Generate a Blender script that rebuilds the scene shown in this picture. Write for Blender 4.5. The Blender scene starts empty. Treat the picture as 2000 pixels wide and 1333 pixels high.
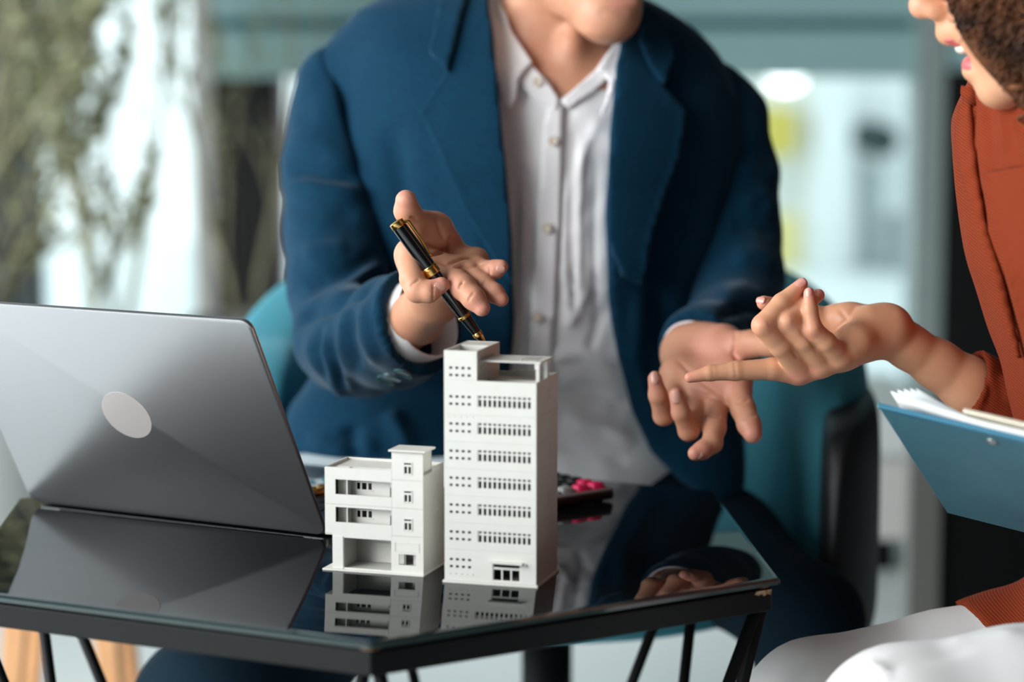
import bpy, bmesh, math, random
import numpy as np
from mathutils import Vector, Matrix
from mathutils.bvhtree import BVHTree
from mathutils.geometry import delaunay_2d_cdt

random.seed(7)
rng = np.random.default_rng(7)
scene = bpy.context.scene
COL = scene.collection
PI = math.pi

# ------------------------------------------------------------------ camera
FPX, PITCH = 4841.0, 0.1267
CAM = np.array([0.1307, -2.2324, 0.9635])
TZ = 0.5                                   # height of the table top
cd = bpy.data.cameras.new('camera')
cam = bpy.data.objects.new('camera', cd)
COL.objects.link(cam)
cam.location = CAM
cam.rotation_euler = (PI / 2 - PITCH, 0, 0)
cd.sensor_fit = 'HORIZONTAL'
cd.sensor_width = 36.0
cd.lens = FPX * 36.0 / 2000.0
cd.clip_start = 0.05
cd.clip_end = 100
cd.dof.use_dof = True
cd.dof.focus_distance = 2.20
cd.dof.aperture_fstop = 2.5
scene.camera = cam

# ------------------------------------------------------------------ light
scene.view_settings.view_transform = 'Standard'
scene.view_settings.look = 'None'
scene.view_settings.gamma = 1.0
scene.view_settings.use_curve_mapping = False
scene.view_settings.exposure = 0.38

world = bpy.data.worlds.new('daylight')
scene.world = world
world.use_nodes = True
wb = world.node_tree.nodes['Background']
wb.inputs[0].default_value = (0.86, 0.97, 1.0, 1)
wb.inputs[1].default_value = 1.5


def area_light(name, loc, target, sx, sy, power, color):
    ld = bpy.data.lights.new(name, 'AREA')
    ld.shape = 'RECTANGLE'
    ld.size, ld.size_y = sx, sy
    ld.energy = power
    ld.color = color
    o = bpy.data.objects.new(name, ld)
    COL.objects.link(o)
    o.location = loc
    d = Vector(target) - Vector(loc)
    o.rotation_euler = d.to_track_quat('-Z', 'Y').to_euler()
    return o


# daylight through the glazed left side of the room, and a weak unseen fill light added behind the camera
area_light('window_daylight', (-2.9, -1.2, 1.7), (0.2, 0.1, 0.6), 3.4, 2.2, 172, (0.96, 0.985, 1.0))
area_light('front_fill', (-2.6, -4.3, 2.2), (0.3, 0.0, 0.6), 1.4, 1.4, 8, (1.0, 0.98, 0.95))


# ------------------------------------------------------------------ projection: a photo pixel and a distance give a point of the place
def ray(u, v):
    x = (u - 1000) / FPX
    y = (666.5 - v) / FPX
    cp, sp = math.cos(PITCH), math.sin(PITCH)
    return np.array([x, cp + y * sp, -sp + y * cp])


def PY(u, v, Y):
    r = ray(u, v)
    return CAM + r * ((Y - CAM[1]) / r[1])


def PZ(u, v, Z=TZ):
    r = ray(u, v)
    return CAM + r * ((Z - CAM[2]) / r[2])


def pxm(Y):
    """metres per photo pixel at distance Y"""
    return (Y - CAM[1]) / FPX


def to_px(V):
    d = np.asarray(V) - CAM
    cp, sp = math.cos(PITCH), math.sin(PITCH)
    z = d[..., 1] * cp - d[..., 2] * sp
    y = d[..., 1] * sp + d[..., 2] * cp
    return 1000 + FPX * d[..., 0] / z, 666.5 - FPX * y / z, z


# ------------------------------------------------------------------ materials
MATS = {}


def mat(name, color, rough=0.5, metal=0.0, spec=0.5, bump=None, vary=None, sheen=0.0, sss=0.0, sss_col=None, coat=0.0, trans=0.0, ior=1.5, emit=0.0, flush=None):
    """principled material; bump=(scale, strength, distance); vary=(scale, other colour, amount)"""
    if name in MATS:
        return MATS[name]
    m = bpy.data.materials.new(name)
    m.use_nodes = True
    nt = m.node_tree
    b = nt.nodes['Principled BSDF']
    b.inputs['Base Color'].default_value = (*color, 1)
    b.inputs['Roughness'].default_value = rough
    b.inputs['Metallic'].default_value = metal
    b.inputs['Specular IOR Level'].default_value = spec
    b.inputs['IOR'].default_value = ior
    b.inputs['Sheen Weight'].default_value = sheen
    b.inputs['Sheen Roughness'].default_value = 0.4
    b.inputs['Sheen Tint'].default_value = (*[min(1, 0.25 + c * 1.6) for c in color], 1)
    b.inputs['Coat Weight'].default_value = coat
    b.inputs['Coat Roughness'].default_value = 0.05
    b.inputs['Transmission Weight'].default_value = trans
    if sss:
        b.inputs['Subsurface Weight'].default_value = sss
        b.inputs['Subsurface Radius'].default_value = (0.012, 0.004, 0.002)
        b.inputs['Subsurface Scale'].default_value = 0.5
    tc = nt.nodes.new('ShaderNodeTexCoord')
    col_out = None
    if vary:
        n = nt.nodes.new('ShaderNodeTexNoise')
        n.inputs['Scale'].default_value = vary[0]
        n.inputs['Detail'].default_value = 4
        nt.links.new(tc.outputs['Object'], n.inputs['Vector'])
        r = nt.nodes.new('ShaderNodeMapRange')
        r.inputs[1].default_value = 0.35
        r.inputs[2].default_value = 0.65
        r.inputs[4].default_value = vary[2]
        nt.links.new(n.outputs['Fac'], r.inputs[0])
        mx = nt.nodes.new('ShaderNodeMix')
        mx.data_type = 'RGBA'
        mx.inputs[6].default_value = (*color, 1)
        mx.inputs[7].default_value = (*vary[1], 1)
        nt.links.new(r.outputs[0], mx.inputs[0])
        col_out = mx.outputs[2]
    if flush:
        a2 = nt.nodes.new('ShaderNodeAttribute')
        a2.attribute_name = 'stubble'
        mx3 = nt.nodes.new('ShaderNodeMix')
        mx3.data_type = 'RGBA'
        mx3.inputs[6].default_value = (*color, 1)
        mx3.inputs[7].default_value = (*srgb(96, 66, 52), 1)
        if col_out:
            nt.links.new(col_out, mx3.inputs[6])
        nt.links.new(a2.outputs['Fac'], mx3.inputs[0])
        col_out = mx3.outputs[2]
        at = nt.nodes.new('ShaderNodeAttribute')
        at.attribute_name = 'flush'
        mx2 = nt.nodes.new('ShaderNodeMix')
        mx2.data_type = 'RGBA'
        mx2.inputs[6].default_value = (*color, 1)
        mx2.inputs[7].default_value = (*flush, 1)
        if col_out:
            nt.links.new(col_out, mx2.inputs[6])
        nt.links.new(at.outputs['Fac'], mx2.inputs[0])
        col_out = mx2.outputs[2]
    if col_out:
        nt.links.new(col_out, b.inputs['Base Color'])
    if bump:
        n = nt.nodes.new('ShaderNodeTexNoise')
        n.inputs['Scale'].default_value = bump[0]
        n.inputs['Detail'].default_value = 3
        nt.links.new(tc.outputs['Object'], n.inputs['Vector'])
        bp = nt.nodes.new('ShaderNodeBump')
        bp.inputs['Strength'].default_value = bump[1]
        bp.inputs['Distance'].default_value = bump[2]
        nt.links.new(n.outputs['Fac'], bp.inputs['Height'])
        nt.links.new(bp.outputs['Normal'], b.inputs['Normal'])
    if emit:
        b.inputs['Emission Color'].default_value = (*color, 1)
        b.inputs['Emission Strength'].default_value = emit
    MATS[name] = m
    return m


def srgb(r, g, b):
    f = lambda c: (c / 255 / 12.92) if c / 255 <= 0.04045 else ((c / 255 + 0.055) / 1.055) ** 2.4
    return (f(r), f(g), f(b))


# ------------------------------------------------------------------ mesh helpers
def tag(o, label=None, cat=None, group=None, kind=None):
    if label: o['label'] = label
    if cat: o['category'] = cat
    if group: o['group'] = group
    if kind: o['kind'] = kind
    return o


def mk(name, verts, faces, material=None, parent=None, smooth=False):
    me = bpy.data.meshes.new(name)
    if isinstance(verts, np.ndarray) and isinstance(faces, np.ndarray):
        n, k = faces.shape
        me.vertices.add(len(verts))
        me.vertices.foreach_set('co', np.ascontiguousarray(verts, dtype=np.float32).ravel())
        me.loops.add(n * k)
        me.loops.foreach_set('vertex_index', np.ascontiguousarray(faces, dtype=np.int32).ravel())
        me.polygons.add(n)
        me.polygons.foreach_set('loop_start', np.arange(0, n * k, k, dtype=np.int32))
        me.polygons.foreach_set('use_smooth', np.full(n, bool(smooth)))
        me.update(calc_edges=True)
        me.validate()
    else:
        me.from_pydata([tuple(v) for v in verts], [], [tuple(f) for f in faces])
        if smooth:
            me.polygons.foreach_set('use_smooth', np.full(len(me.polygons), True))
        me.update()
    if material:
        me.materials.append(material)
    o = bpy.data.objects.new(name, me)
    COL.objects.link(o)
    if parent:
        o.parent = parent
    return o


def empty(name, loc=(0, 0, 0), rz=0.0):
    o = bpy.data.objects.new(name, None)
    o.empty_display_size = 0.05
    COL.objects.link(o)
    o.location = loc
    o.rotation_euler = (0, 0, rz)
    return o


class MB:
    """collects shapes into one mesh"""
    def __init__(s):
        s.v, s.f = [], []

    def box(s, x0, x1, y0, y1, z0, z1, M=None):
        i = len(s.v)
        p = [(x0, y0, z0), (x1, y0, z0), (x1, y1, z0), (x0, y1, z0), (x0, y0, z1), (x1, y0, z1), (x1, y1, z1), (x0, y1, z1)]
        if M is not None:
            p = [tuple(M @ Vector(q)) for q in p]
        s.v += p
        s.f += [tuple(i + k for k in q) for q in ((0, 3, 2, 1), (4, 5, 6, 7), (0, 1, 5, 4), (1, 2, 6, 5), (2, 3, 7, 6), (3, 0, 4, 7))]
        return s

    def tube(s, pts, rad, n=12, cap=True):
        """round tube along points; rad a number or a list"""
        P = [Vector(p) for p in pts]
        R = [rad] * len(P) if not hasattr(rad, '__len__') else rad
        i0 = len(s.v)
        up = None
        for k, p in enumerate(P):
            a = P[max(k - 1, 0)]
            b = P[min(k + 1, len(P) - 1)]
            t = (b - a).normalized()
            if up is None:
                up = t.orthogonal().normalized()
            up = (up - t * up.dot(t)).normalized()
            sd = t.cross(up)
            for j in range(n):
                q = 2 * PI * j / n
                s.v.append(tuple(p + (up * math.cos(q) + sd * math.sin(q)) * R[k]))
        for k in range(len(P) - 1):
            for j in range(n):
                a = i0 + k * n + j
                b = i0 + k * n + (j + 1) % n
                s.f.append((a, b, b + n, a + n))
        if cap:
            s.f.append(tuple(i0 + j for j in range(n))[::-1])
            s.f.append(tuple(i0 + (len(P) - 1) * n + j for j in range(n)))
        return s

    def prism(s, poly, z0, z1):
        i = len(s.v)
        n = len(poly)
        s.v += [(x, y, z0) for x, y in poly] + [(x, y, z1) for x, y in poly]
        s.f.append(tuple(i + k for k in range(n))[::-1])
        s.f.append(tuple(i + n + k for k in range(n)))
        for k in range(n):
            s.f.append((i + k, i + (k + 1) % n, i + n + (k + 1) % n, i + n + k))
        return s

    def rings(s, rings, close=True, caps=True):
        """loft of closed rings with the same number of points"""
        i = len(s.v)
        n = len(rings[0])
        for r in rings:
            s.v += [tuple(p) for p in r]
        for k in range(len(rings) - 1):
            for j in range(n):
                a = i + k * n + j
                b = i + k * n + (j + 1) % n
                s.f.append((a, b, b + n, a + n))
        if caps:
            s.f.append(tuple(i + j for j in range(n))[::-1])
            s.f.append(tuple(i + (len(rings) - 1) * n + j for j in range(n)))
        return s

    def build(s, name, material, parent=None, smooth=False, bevel=0.0, seg=2):
        o = mk(name, s.v, s.f, material, parent, smooth)
        if bevel:
            md = o.modifiers.new('bevel', 'BEVEL')
            md.width = bevel
            md.segments = seg
            md.limit_method = 'ANGLE'
            md.angle_limit = math.radians(35)
        return o


def auto_smooth(o, deg=35):
    me = o.data
    me.polygons.foreach_set('use_smooth', np.full(len(me.polygons), True))
    bm = bmesh.new()
    bm.from_mesh(me)
    for e in bm.edges:
        if len(e.link_faces) == 2 and e.calc_face_angle(0) > math.radians(deg):
            e.smooth = False
    bm.to_mesh(me)
    bm.free()
    return o


def holed_wall(W0, W1, Z0, Z1, holes, y0, y1):
    """upright wall slab from x=W0..W1, z=Z0..Z1, thickness y0..y1, with rectangular holes (x0,x1,z0,z1) cut through"""
    xs = sorted({round(v, 6) for v in [W0, W1] + [h[0] for h in holes] + [h[1] for h in holes] if W0 <= v <= W1})
    zs = sorted({round(v, 6) for v in [Z0, Z1] + [h[2] for h in holes] + [h[3] for h in holes] if Z0 <= v <= Z1})
    nx, nz = len(xs), len(zs)
    solid = [[True] * (nz - 1) for _ in range(nx - 1)]
    for i in range(nx - 1):
        for k in range(nz - 1):
            cx, cz = (xs[i] + xs[i + 1]) / 2, (zs[k] + zs[k + 1]) / 2
            for h in holes:
                if h[0] < cx < h[1] and h[2] < cz < h[3]:
                    solid[i][k] = False
                    break
    v, f = [], []
    for x in xs:
        for z in zs:
            v.append((x, y0, z))
            v.append((x, y1, z))
    I = lambda i, k, b: (i * nz + k) * 2 + b
    S = lambda i, k: 0 <= i < nx - 1 and 0 <= k < nz - 1 and solid[i][k]
    for i in range(nx - 1):
        for k in range(nz - 1):
            if not solid[i][k]:
                continue
            f.append((I(i, k, 0), I(i + 1, k, 0), I(i + 1, k + 1, 0), I(i, k + 1, 0)))
            f.append((I(i, k, 1), I(i, k + 1, 1), I(i + 1, k + 1, 1), I(i + 1, k, 1)))
            if not S(i - 1, k): f.append((I(i, k, 0), I(i, k + 1, 0), I(i, k + 1, 1), I(i, k, 1)))
            if not S(i + 1, k): f.append((I(i + 1, k, 0), I(i + 1, k, 1), I(i + 1, k + 1, 1), I(i + 1, k + 1, 0)))
            if not S(i, k - 1): f.append((I(i, k, 0), I(i, k, 1), I(i + 1, k, 1), I(i + 1, k, 0)))
            if not S(i, k + 1): f.append((I(i, k + 1, 0), I(i + 1, k + 1, 0), I(i + 1, k + 1, 1), I(i, k + 1, 1)))
    return v, f


# ------------------------------------------------------------------ signed distance modelling for bodies and cloth
def V3(p):
    return np.asarray(p, dtype=np.float64)


class SDF:
    def __init__(s, lo, hi, h):
        s.lo = V3(lo)
        s.h = h
        s.n = np.ceil((V3(hi) - s.lo) / h).astype(int) + 1
        s.f = np.full(s.n, 0.05, dtype=np.float32)

    def block(s, lo, hi):
        a = np.clip(np.floor((V3(lo) - s.lo) / s.h).astype(int), 0, s.n - 1)
        b = np.clip(np.ceil((V3(hi) - s.lo) / s.h).astype(int) + 1, 1, s.n)
        if np.any(b <= a):
            return None
        sl = tuple(slice(int(a[i]), int(b[i])) for i in range(3))
        ax = [(s.lo[i] + s.h * np.arange(a[i], b[i])).astype(np.float32) for i in range(3)]
        return sl, ax[0][:, None, None], ax[1][None, :, None], ax[2][None, None, :]

    def merge(s, sl, d, k, sub=False):
        f = s.f[sl]
        if sub:
            d = -d
            h = np.maximum(k - np.abs(f - d), 0) / max(k, 1e-9)
            s.f[sl] = np.maximum(f, d) + h * h * k * 0.25
        else:
            h = np.maximum(k - np.abs(f - d), 0) / max(k, 1e-9)
            s.f[sl] = np.minimum(f, d) - h * h * k * 0.25

    def cap(s, a, b, ra, rb, k=0.004, sub=False):
        a, b = V3(a), V3(b)
        m = max(ra, rb) + k + 3 * s.h
        B = s.block(np.minimum(a, b) - m, np.maximum(a, b) + m)
        if B is None: return
        sl, X, Y, Z = B
        d = b - a
        L = max(float(d @ d), 1e-12)
        t = np.clip(((X - a[0]) * d[0] + (Y - a[1]) * d[1] + (Z - a[2]) * d[2]) / L, 0, 1)
        q = np.sqrt((X - a[0] - t * d[0]) ** 2 + (Y - a[1] - t * d[1]) ** 2 + (Z - a[2] - t * d[2]) ** 2) - (ra + (rb - ra) * t)
        s.merge(sl, q, k, sub)

    def chain(s, pts, rad, k=0.004, sub=False):
        for i in range(len(pts) - 1):
            s.cap(pts[i], pts[i + 1], rad[i], rad[i + 1], k, sub)

    def ell(s, c, r, k=0.004, sub=False, M=None):
        c, r = V3(c), V3(r)
        m = r.max() + k + 3 * s.h
        B = s.block(c - m, c + m)
        if B is None: return
        sl, X, Y, Z = B
        X, Y, Z = X - c[0], Y - c[1], Z - c[2]
        if M is not None:
            M = np.asarray(M)          # rows: the ellipsoid's own axes
            X, Y, Z = (M[0][0] * X + M[0][1] * Y + M[0][2] * Z, M[1][0] * X + M[1][1] * Y + M[1][2] * Z, M[2][0] * X + M[2][1] * Y + M[2][2] * Z)
        k0 = np.sqrt((X / r[0]) ** 2 + (Y / r[1]) ** 2 + (Z / r[2]) ** 2)
        k1 = np.sqrt((X / r[0] ** 2) ** 2 + (Y / r[1] ** 2) ** 2 + (Z / r[2] ** 2) ** 2)
        d = k0 * (k0 - 1) / np.maximum(k1, 1e-6)
        s.merge(sl, d.astype(np.float32), k, sub)

    def slab(s, st, side, k=0.01, sub=False, power=2.0):
        """sweep of ellipses: st = [(centre, half width along side, half depth)], side = unit vector"""
        side = V3(side)
        for (a, wa, da), (b, wb, db) in zip(st[:-1], st[1:]):
            a, b = V3(a), V3(b)
            m = max(wa, wb, da, db) + k + 3 * s.h
            B = s.block(np.minimum(a, b) - m, np.maximum(a, b) + m)
            if B is None: continue
            sl, X, Y, Z = B
            d = b - a
            L2 = max(float(d @ d), 1e-12)
            ax = d / math.sqrt(L2)
            sd = side - ax * (side @ ax)
            sd = sd / np.linalg.norm(sd)
            bn = np.cross(ax, sd)
            px, py, pz = X - a[0], Y - a[1], Z - a[2]
            tr = (px * d[0] + py * d[1] + pz * d[2]) / L2
            t = np.clip(tr, 0, 1)
            over = (tr - t) * math.sqrt(L2)
            w = wa + (wb - wa) * t
            e = da + (db - da) * t
            x = px * sd[0] + py * sd[1] + pz * sd[2]
            y = px * bn[0] + py * bn[1] + pz * bn[2]
            mn = np.minimum(w, e)
            if power == 2.0:
                q = np.sqrt((x / w) ** 2 + (y / e) ** 2 + (over / mn) ** 2)
            else:
                q = (np.abs(x / w) ** power + np.abs(y / e) ** power + np.abs(over / mn) ** power) ** (1 / power)
            s.merge(sl, ((q - 1) * mn).astype(np.float32), k, sub)

    def carve_px(s, poly, ylo, yhi, k=0.004):
        """cut a front opening whose outline is drawn as seen from the front"""
        poly = np.asarray(poly, float)
        W = np.array([PY(u, v, 0.5 * (ylo + yhi)) for u, v in poly])
        lo, hi = W.min(0) - 0.08, W.max(0) + 0.08
        lo[1], hi[1] = ylo - 0.02, yhi + 0.02
        B = s.block(lo, hi)
        if B is None: return
        sl, X, Y, Z = B
        X, Y, Z = np.broadcast_arrays(X, Y, Z)
        u, v, z = to_px(np.stack([X, Y, Z], -1))
        d = poly_dist(u, v, poly) * (z / FPX)
        d = np.maximum(d, np.maximum(ylo - Y, Y - yhi))
        s.merge(sl, d.astype(np.float32), k, True)

    def mesh(s, smooth=2):
        V, Q = surface_nets(s.f, s.lo, s.h)
        if smooth:
            V = relax(V, Q, smooth)
        return V, Q


def poly_dist(u, v, P):
    d = np.full(u.shape, 1e9)
    sg = np.ones(u.shape)
    n = len(P)
    j = n - 1
    for i in range(n):
        e = P[j] - P[i]
        wu, wv = u - P[i][0], v - P[i][1]
        t = np.clip((wu * e[0] + wv * e[1]) / max(e @ e, 1e-9), 0, 1)
        d = np.minimum(d, (wu - e[0] * t) ** 2 + (wv - e[1] * t) ** 2)
        c1, c2, c3 = v >= P[i][1], v < P[j][1], e[0] * wv > e[1] * wu
        flip = (c1 & c2 & c3) | (~c1 & ~c2 & ~c3)
        sg = np.where(flip, -sg, sg)
        j = i
    return sg * np.sqrt(d)


def surface_nets(f, lo, h):
    s = f < 0
    c = np.zeros(np.array(f.shape) - 1, dtype=np.int8)
    for i in (0, 1):
        for j in (0, 1):
            for k in (0, 1):
                c += s[i:i + c.shape[0], j:j + c.shape[1], k:k + c.shape[2]]
    act = (c > 0) & (c < 8)
    cells = np.argwhere(act)
    idx = np.full(c.shape, -1, dtype=np.int32)
    idx[act] = np.arange(len(cells))
    acc = np.zeros((len(cells), 3))
    cnt = np.zeros(len(cells))
    cor = [(i, j, k) for i in (0, 1) for j in (0, 1) for k in (0, 1)]
    for a in cor:
        for ax in range(3):
            if a[ax]: continue
            b = list(a)
            b[ax] = 1
            fa = f[cells[:, 0] + a[0], cells[:, 1] + a[1], cells[:, 2] + a[2]]
            fb = f[cells[:, 0] + b[0], cells[:, 1] + b[1], cells[:, 2] + b[2]]
            m = (fa < 0) != (fb < 0)
            t = np.where(m, fa / np.where(m, fa - fb, 1), 0)
            p = np.tile(np.array(a, float), (len(cells), 1))
            p[:, ax] += t
            acc[m] += p[m]
            cnt[m] += 1
    V = lo + h * (cells + acc / cnt[:, None])
    quads = []
    for ax in range(3):
        sh = [slice(None)] * 3
        a = [slice(1, -1)] * 3
        b = [slice(1, -1)] * 3
        a[ax] = slice(0, -1)
        b[ax] = slice(1, None)
        sa, sb = s[tuple(a)], s[tuple(b)]
        e = np.argwhere(sa != sb)
        if not len(e): continue
        ins = sa[e[:, 0], e[:, 1], e[:, 2]]
        o = e.copy()
        for q in range(3):
            if q != ax: o[:, q] += 1
        o1, o2 = (ax + 1) % 3, (ax + 2) % 3
        def C(d1, d2):
            p = o.copy()
            p[:, o1] -= d1
            p[:, o2] -= d2
            return idx[p[:, 0], p[:, 1], p[:, 2]]
        q = np.stack([C(1, 1), C(0, 1), C(0, 0), C(1, 0)], 1)
        q[~ins] = q[~ins][:, ::-1]
        quads.append(q)
    Q = np.concatenate(quads)
    Q = Q[(Q >= 0).all(1)]
    return V, Q


def relax(V, Q, it, lam=0.5, mu=-0.52):
    n = len(V)
    a = np.concatenate([Q[:, i] for i in range(4)] * 2)
    b = np.concatenate([Q[:, (i + 1) % 4] for i in range(4)] + [Q[:, (i - 1) % 4] for i in range(4)])
    deg = np.maximum(np.bincount(a, minlength=n), 1)
    for _ in range(it):
        for w in (lam, mu):
            m = np.stack([np.bincount(a, V[b, c], n) for c in range(3)], 1) / deg[:, None]
            V = V + w * (m - V)
    return V


def normals(V, Q):
    nf = np.cross(V[Q[:, 2]] - V[Q[:, 0]], V[Q[:, 3]] - V[Q[:, 1]])
    N = np.zeros_like(V)
    for i in range(4):
        for c in range(3):
            N[:, c] += np.bincount(Q[:, i], nf[:, c], len(V))
    return N / np.maximum(np.linalg.norm(N, axis=1, keepdims=True), 1e-12)


def seg_dist(u, v, line):
    """distance to a polyline and position along it (0..1)"""
    L = np.asarray(line, float)
    ln = np.linalg.norm(L[1:] - L[:-1], axis=1)
    cum = np.concatenate([[0], np.cumsum(ln)])
    d = np.full(u.shape, 1e9)
    tt = np.zeros(u.shape)
    for i in range(len(L) - 1):
        e = L[i + 1] - L[i]
        t = np.clip(((u - L[i][0]) * e[0] + (v - L[i][1]) * e[1]) / max(e @ e, 1e-9), 0, 1)
        q = np.hypot(u - L[i][0] - t * e[0], v - L[i][1] - t * e[1])
        m = q < d
        d = np.where(m, q, d)
        tt = np.where(m, (cum[i] + t * ln[i]) / cum[-1], tt)
    return d, tt


def fold(V, Q, lines):
    """press folds into cloth: lines = [(points as seen from the front, width px, height m)]; negative height is a valley"""
    N = normals(V, Q)
    u, v, z = to_px(V)
    view = V - CAM
    view /= np.linalg.norm(view, axis=1, keepdims=True)
    face = np.clip(-(N * view).sum(1) * 3 + 0.2, 0, 1)
    disp = np.zeros(len(V))
    for pts, w, hgt in lines:
        d, t = seg_dist(u, v, pts)
        env = np.clip(np.minimum(t, 1 - t) * 5, 0, 1) ** 0.7
        disp += hgt * np.exp(-(d / w) ** 2) * env
    return V + N * (disp * face)[:, None]


def crumple(V, Q, amp, wave, seed):
    """slight uneven lie of worn cloth"""
    g = np.random.default_rng(seed)
    N = normals(V, Q)
    d = np.zeros(len(V))
    for i in range(10):
        k = g.normal(size=3)
        k = k / np.linalg.norm(k) * (2 * PI / (wave * g.uniform(0.6, 1.6)))
        d += np.sin(V @ k + g.uniform(0, 6.28) + 1.2 * np.sin(V @ k[::-1] * 0.5 + g.uniform(0, 6.28)))
    return V + N * (d * amp / 3.0)[:, None]


def join_vq(parts):
    off, Vs, Qs = 0, [], []
    for V, Q in parts:
        Vs.append(V)
        Qs.append(Q + off)
        off += len(V)
    return np.concatenate(Vs), np.concatenate(Qs)


def PX(*p):
    """(u, v, Y, r px) -> point and radius in metres"""
    u, v, Y, r = p
    return PY(u, v, Y), r * pxm(Y)


def pchain(S, pts, k=0.004, sub=False):
    P = [PX(*p) for p in pts]
    S.chain([p[0] for p in P], [p[1] for p in P], k, sub)


def drape(name, poly, bvhs, offset, thick, material, parent, step=7.0, roll=None, subdiv=0):
    """cloth panel laid over the surfaces below it; poly is its outline seen from the front"""
    poly = [Vector(p) for p in poly]
    bnd = []
    n = len(poly)
    for i in range(n):
        a, b = poly[i], poly[(i + 1) % n]
        m = max(1, int((b - a).length / step))
        for j in range(m):
            bnd.append(a.lerp(b, j / m))
    P = np.array([tuple(p) for p in bnd])
    lo, hi = P.min(0), P.max(0)
    gu, gv = np.meshgrid(np.arange(lo[0], hi[0], step), np.arange(lo[1], hi[1], step))
    gu, gv = gu.ravel(), gv.ravel()
    keep = poly_dist(gu, gv, P) < -step * 0.5
    pts = bnd + [Vector((a, b)) for a, b in zip(gu[keep], gv[keep])]
    nb = len(bnd)
    out = delaunay_2d_cdt(pts, [], [list(range(nb))], 1, 1e-5)
    vs, fs = out[0], out[2]
    W = []
    cvec = Vector(CAM)
    for p in vs:
        d = Vector(ray(p.x, p.y)).normalized()
        best = None
        for b in bvhs:
            hit = b.ray_cast(cvec, d)
            if hit[0] is not None and (best is None or hit[3] < best[3]):
                best = hit
        if best is None:
            W.append(None)
        else:
            off = offset if roll is None else offset + roll(p.x, p.y)
            W.append(cvec + d * (best[3] - off))
    hits = [(w - cvec).length for w in W if w is not None]
    D0 = sum(hits) / max(len(hits), 1)
    for i, p in enumerate(vs):
        if W[i] is None:                       # beyond the outline of the body: wrap onto its nearest side
            d = Vector(ray(p.x, p.y)).normalized()
            q = bvhs[0].find_nearest(cvec + d * D0)
            W[i] = q[0] + (cvec - q[0]).normalized() * offset * 0.5
    W = np.array([tuple(w) for w in W])
    # even the surface out a little
    nbr = {}
    for f in fs:
        for i in range(len(f)):
            nbr.setdefault(f[i], set()).add(f[(i + 1) % len(f)])
            nbr.setdefault(f[(i + 1) % len(f)], set()).add(f[i])
    D = np.linalg.norm(W - CAM, axis=1)
    for _ in range(6):
        D2 = D.copy()
        for i, s_ in nbr.items():
            D2[i] = 0.5 * D[i] + 0.5 * np.mean([D[j] for j in s_])
        D = D2
    dirs = (W - CAM) / np.linalg.norm(W - CAM, axis=1, keepdims=True)
    W = CAM + dirs * D[:, None]
    o = mk(name, [tuple(w) for w in W], [tuple(f) for f in fs], material, parent, True)
    bm = bmesh.new()
    bm.from_mesh(o.data)
    bmesh.ops.recalc_face_normals(bm, faces=bm.faces)
    c = sum((f.normal for f in bm.faces), Vector())
    if c.y > 0:
        bmesh.ops.reverse_faces(bm, faces=bm.faces)
    bm.to_mesh(o.data)
    bm.free()
    md = o.modifiers.new('thickness', 'SOLIDIFY')
    md.thickness = thick
    md.offset = -1
    if subdiv:
        sb = o.modifiers.new('soft', 'SUBSURF')
        sb.levels = sb.render_levels = subdiv
    return o
# ================================================================== the setting
def slab_px(name, u0, u1, v0, v1, Y, depth, material, zbottom=None, ztop=None):
    """upright block of the building whose front shows at u0..u1, v0..v1 at distance Y"""
    um, vm = (u0 + u1) / 2, (v0 + v1) / 2
    x0, x1 = PY(u0, vm, Y)[0], PY(u1, vm, Y)[0]
    z1 = ztop if ztop is not None else PY(um, v0, Y)[2]
    z0 = zbottom if zbottom is not None else PY(um, v1, Y)[2]
    return MB().box(x0, x1, Y, Y + depth, z0, z1).build(name, material)


m_floor = mat('pale_stone_floor', srgb(220, 226, 226), 0.45, vary=(1.5, srgb(206, 214, 214), 0.6))
m_plaster = mat('white_plaster', srgb(228, 230, 228), 0.8, bump=(40, 0.1, 0.002))
m_teal_metal = mat('teal_grey_metal', srgb(146, 178, 178), 0.45, spec=0.3)
m_teal_dark = mat('deep_teal_metal', srgb(62, 118, 126), 0.4)
m_grey_metal = mat('grey_aluminium', srgb(160, 158, 154), 0.5)
m_grey_frame = mat('grey_window_frame', srgb(140, 152, 150), 0.5)
m_black = mat('black_panel', srgb(12, 13, 13), 0.6, spec=0.2)
m_darkslat = mat('dark_brown_slat', srgb(40, 36, 37), 0.6)
m_glass = bpy.data.materials.new('window_glass')
m_glass.use_nodes = True
_nt = m_glass.node_tree
_nt.nodes.clear()
_o = _nt.nodes.new('ShaderNodeOutputMaterial')
_mx = _nt.nodes.new('ShaderNodeMixShader')
_tr = _nt.nodes.new('ShaderNodeBsdfTransparent')
_gl = _nt.nodes.new('ShaderNodeBsdfGlossy')
_gl.inputs['Roughness'].default_value = 0.02
_tr.inputs[0].default_value = (0.93, 0.97, 0.97, 1)
_mx.inputs[0].default_value = 0.05
_nt.links.new(_tr.outputs[0], _mx.inputs[1])
_nt.links.new(_gl.outputs[0], _mx.inputs[2])
_nt.links.new(_mx.outputs[0], _o.inputs[0])

st = lambda o: tag(o, kind='structure')

st(MB().box(-6, 6, -5, 9, -0.2, 0.0).build('floor', m_floor))
st(MB().box(-3.1, 6, -5, 3.9, 2.9, 3.0).build('ceiling', mat('grey_ceiling', srgb(84, 86, 86), 0.8)))
st(MB().box(-3.1, 6, -5.1, -5, 0, 2.9).build('wall_front', mat('grey_plaster', srgb(84, 86, 86), 0.8)))
st(MB().box(2.6, 2.7, -5, 3.9, 0, 2.9).build('wall_right', mat('dark_wall', srgb(34, 36, 36), 0.7)))

YF = 3.6
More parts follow.
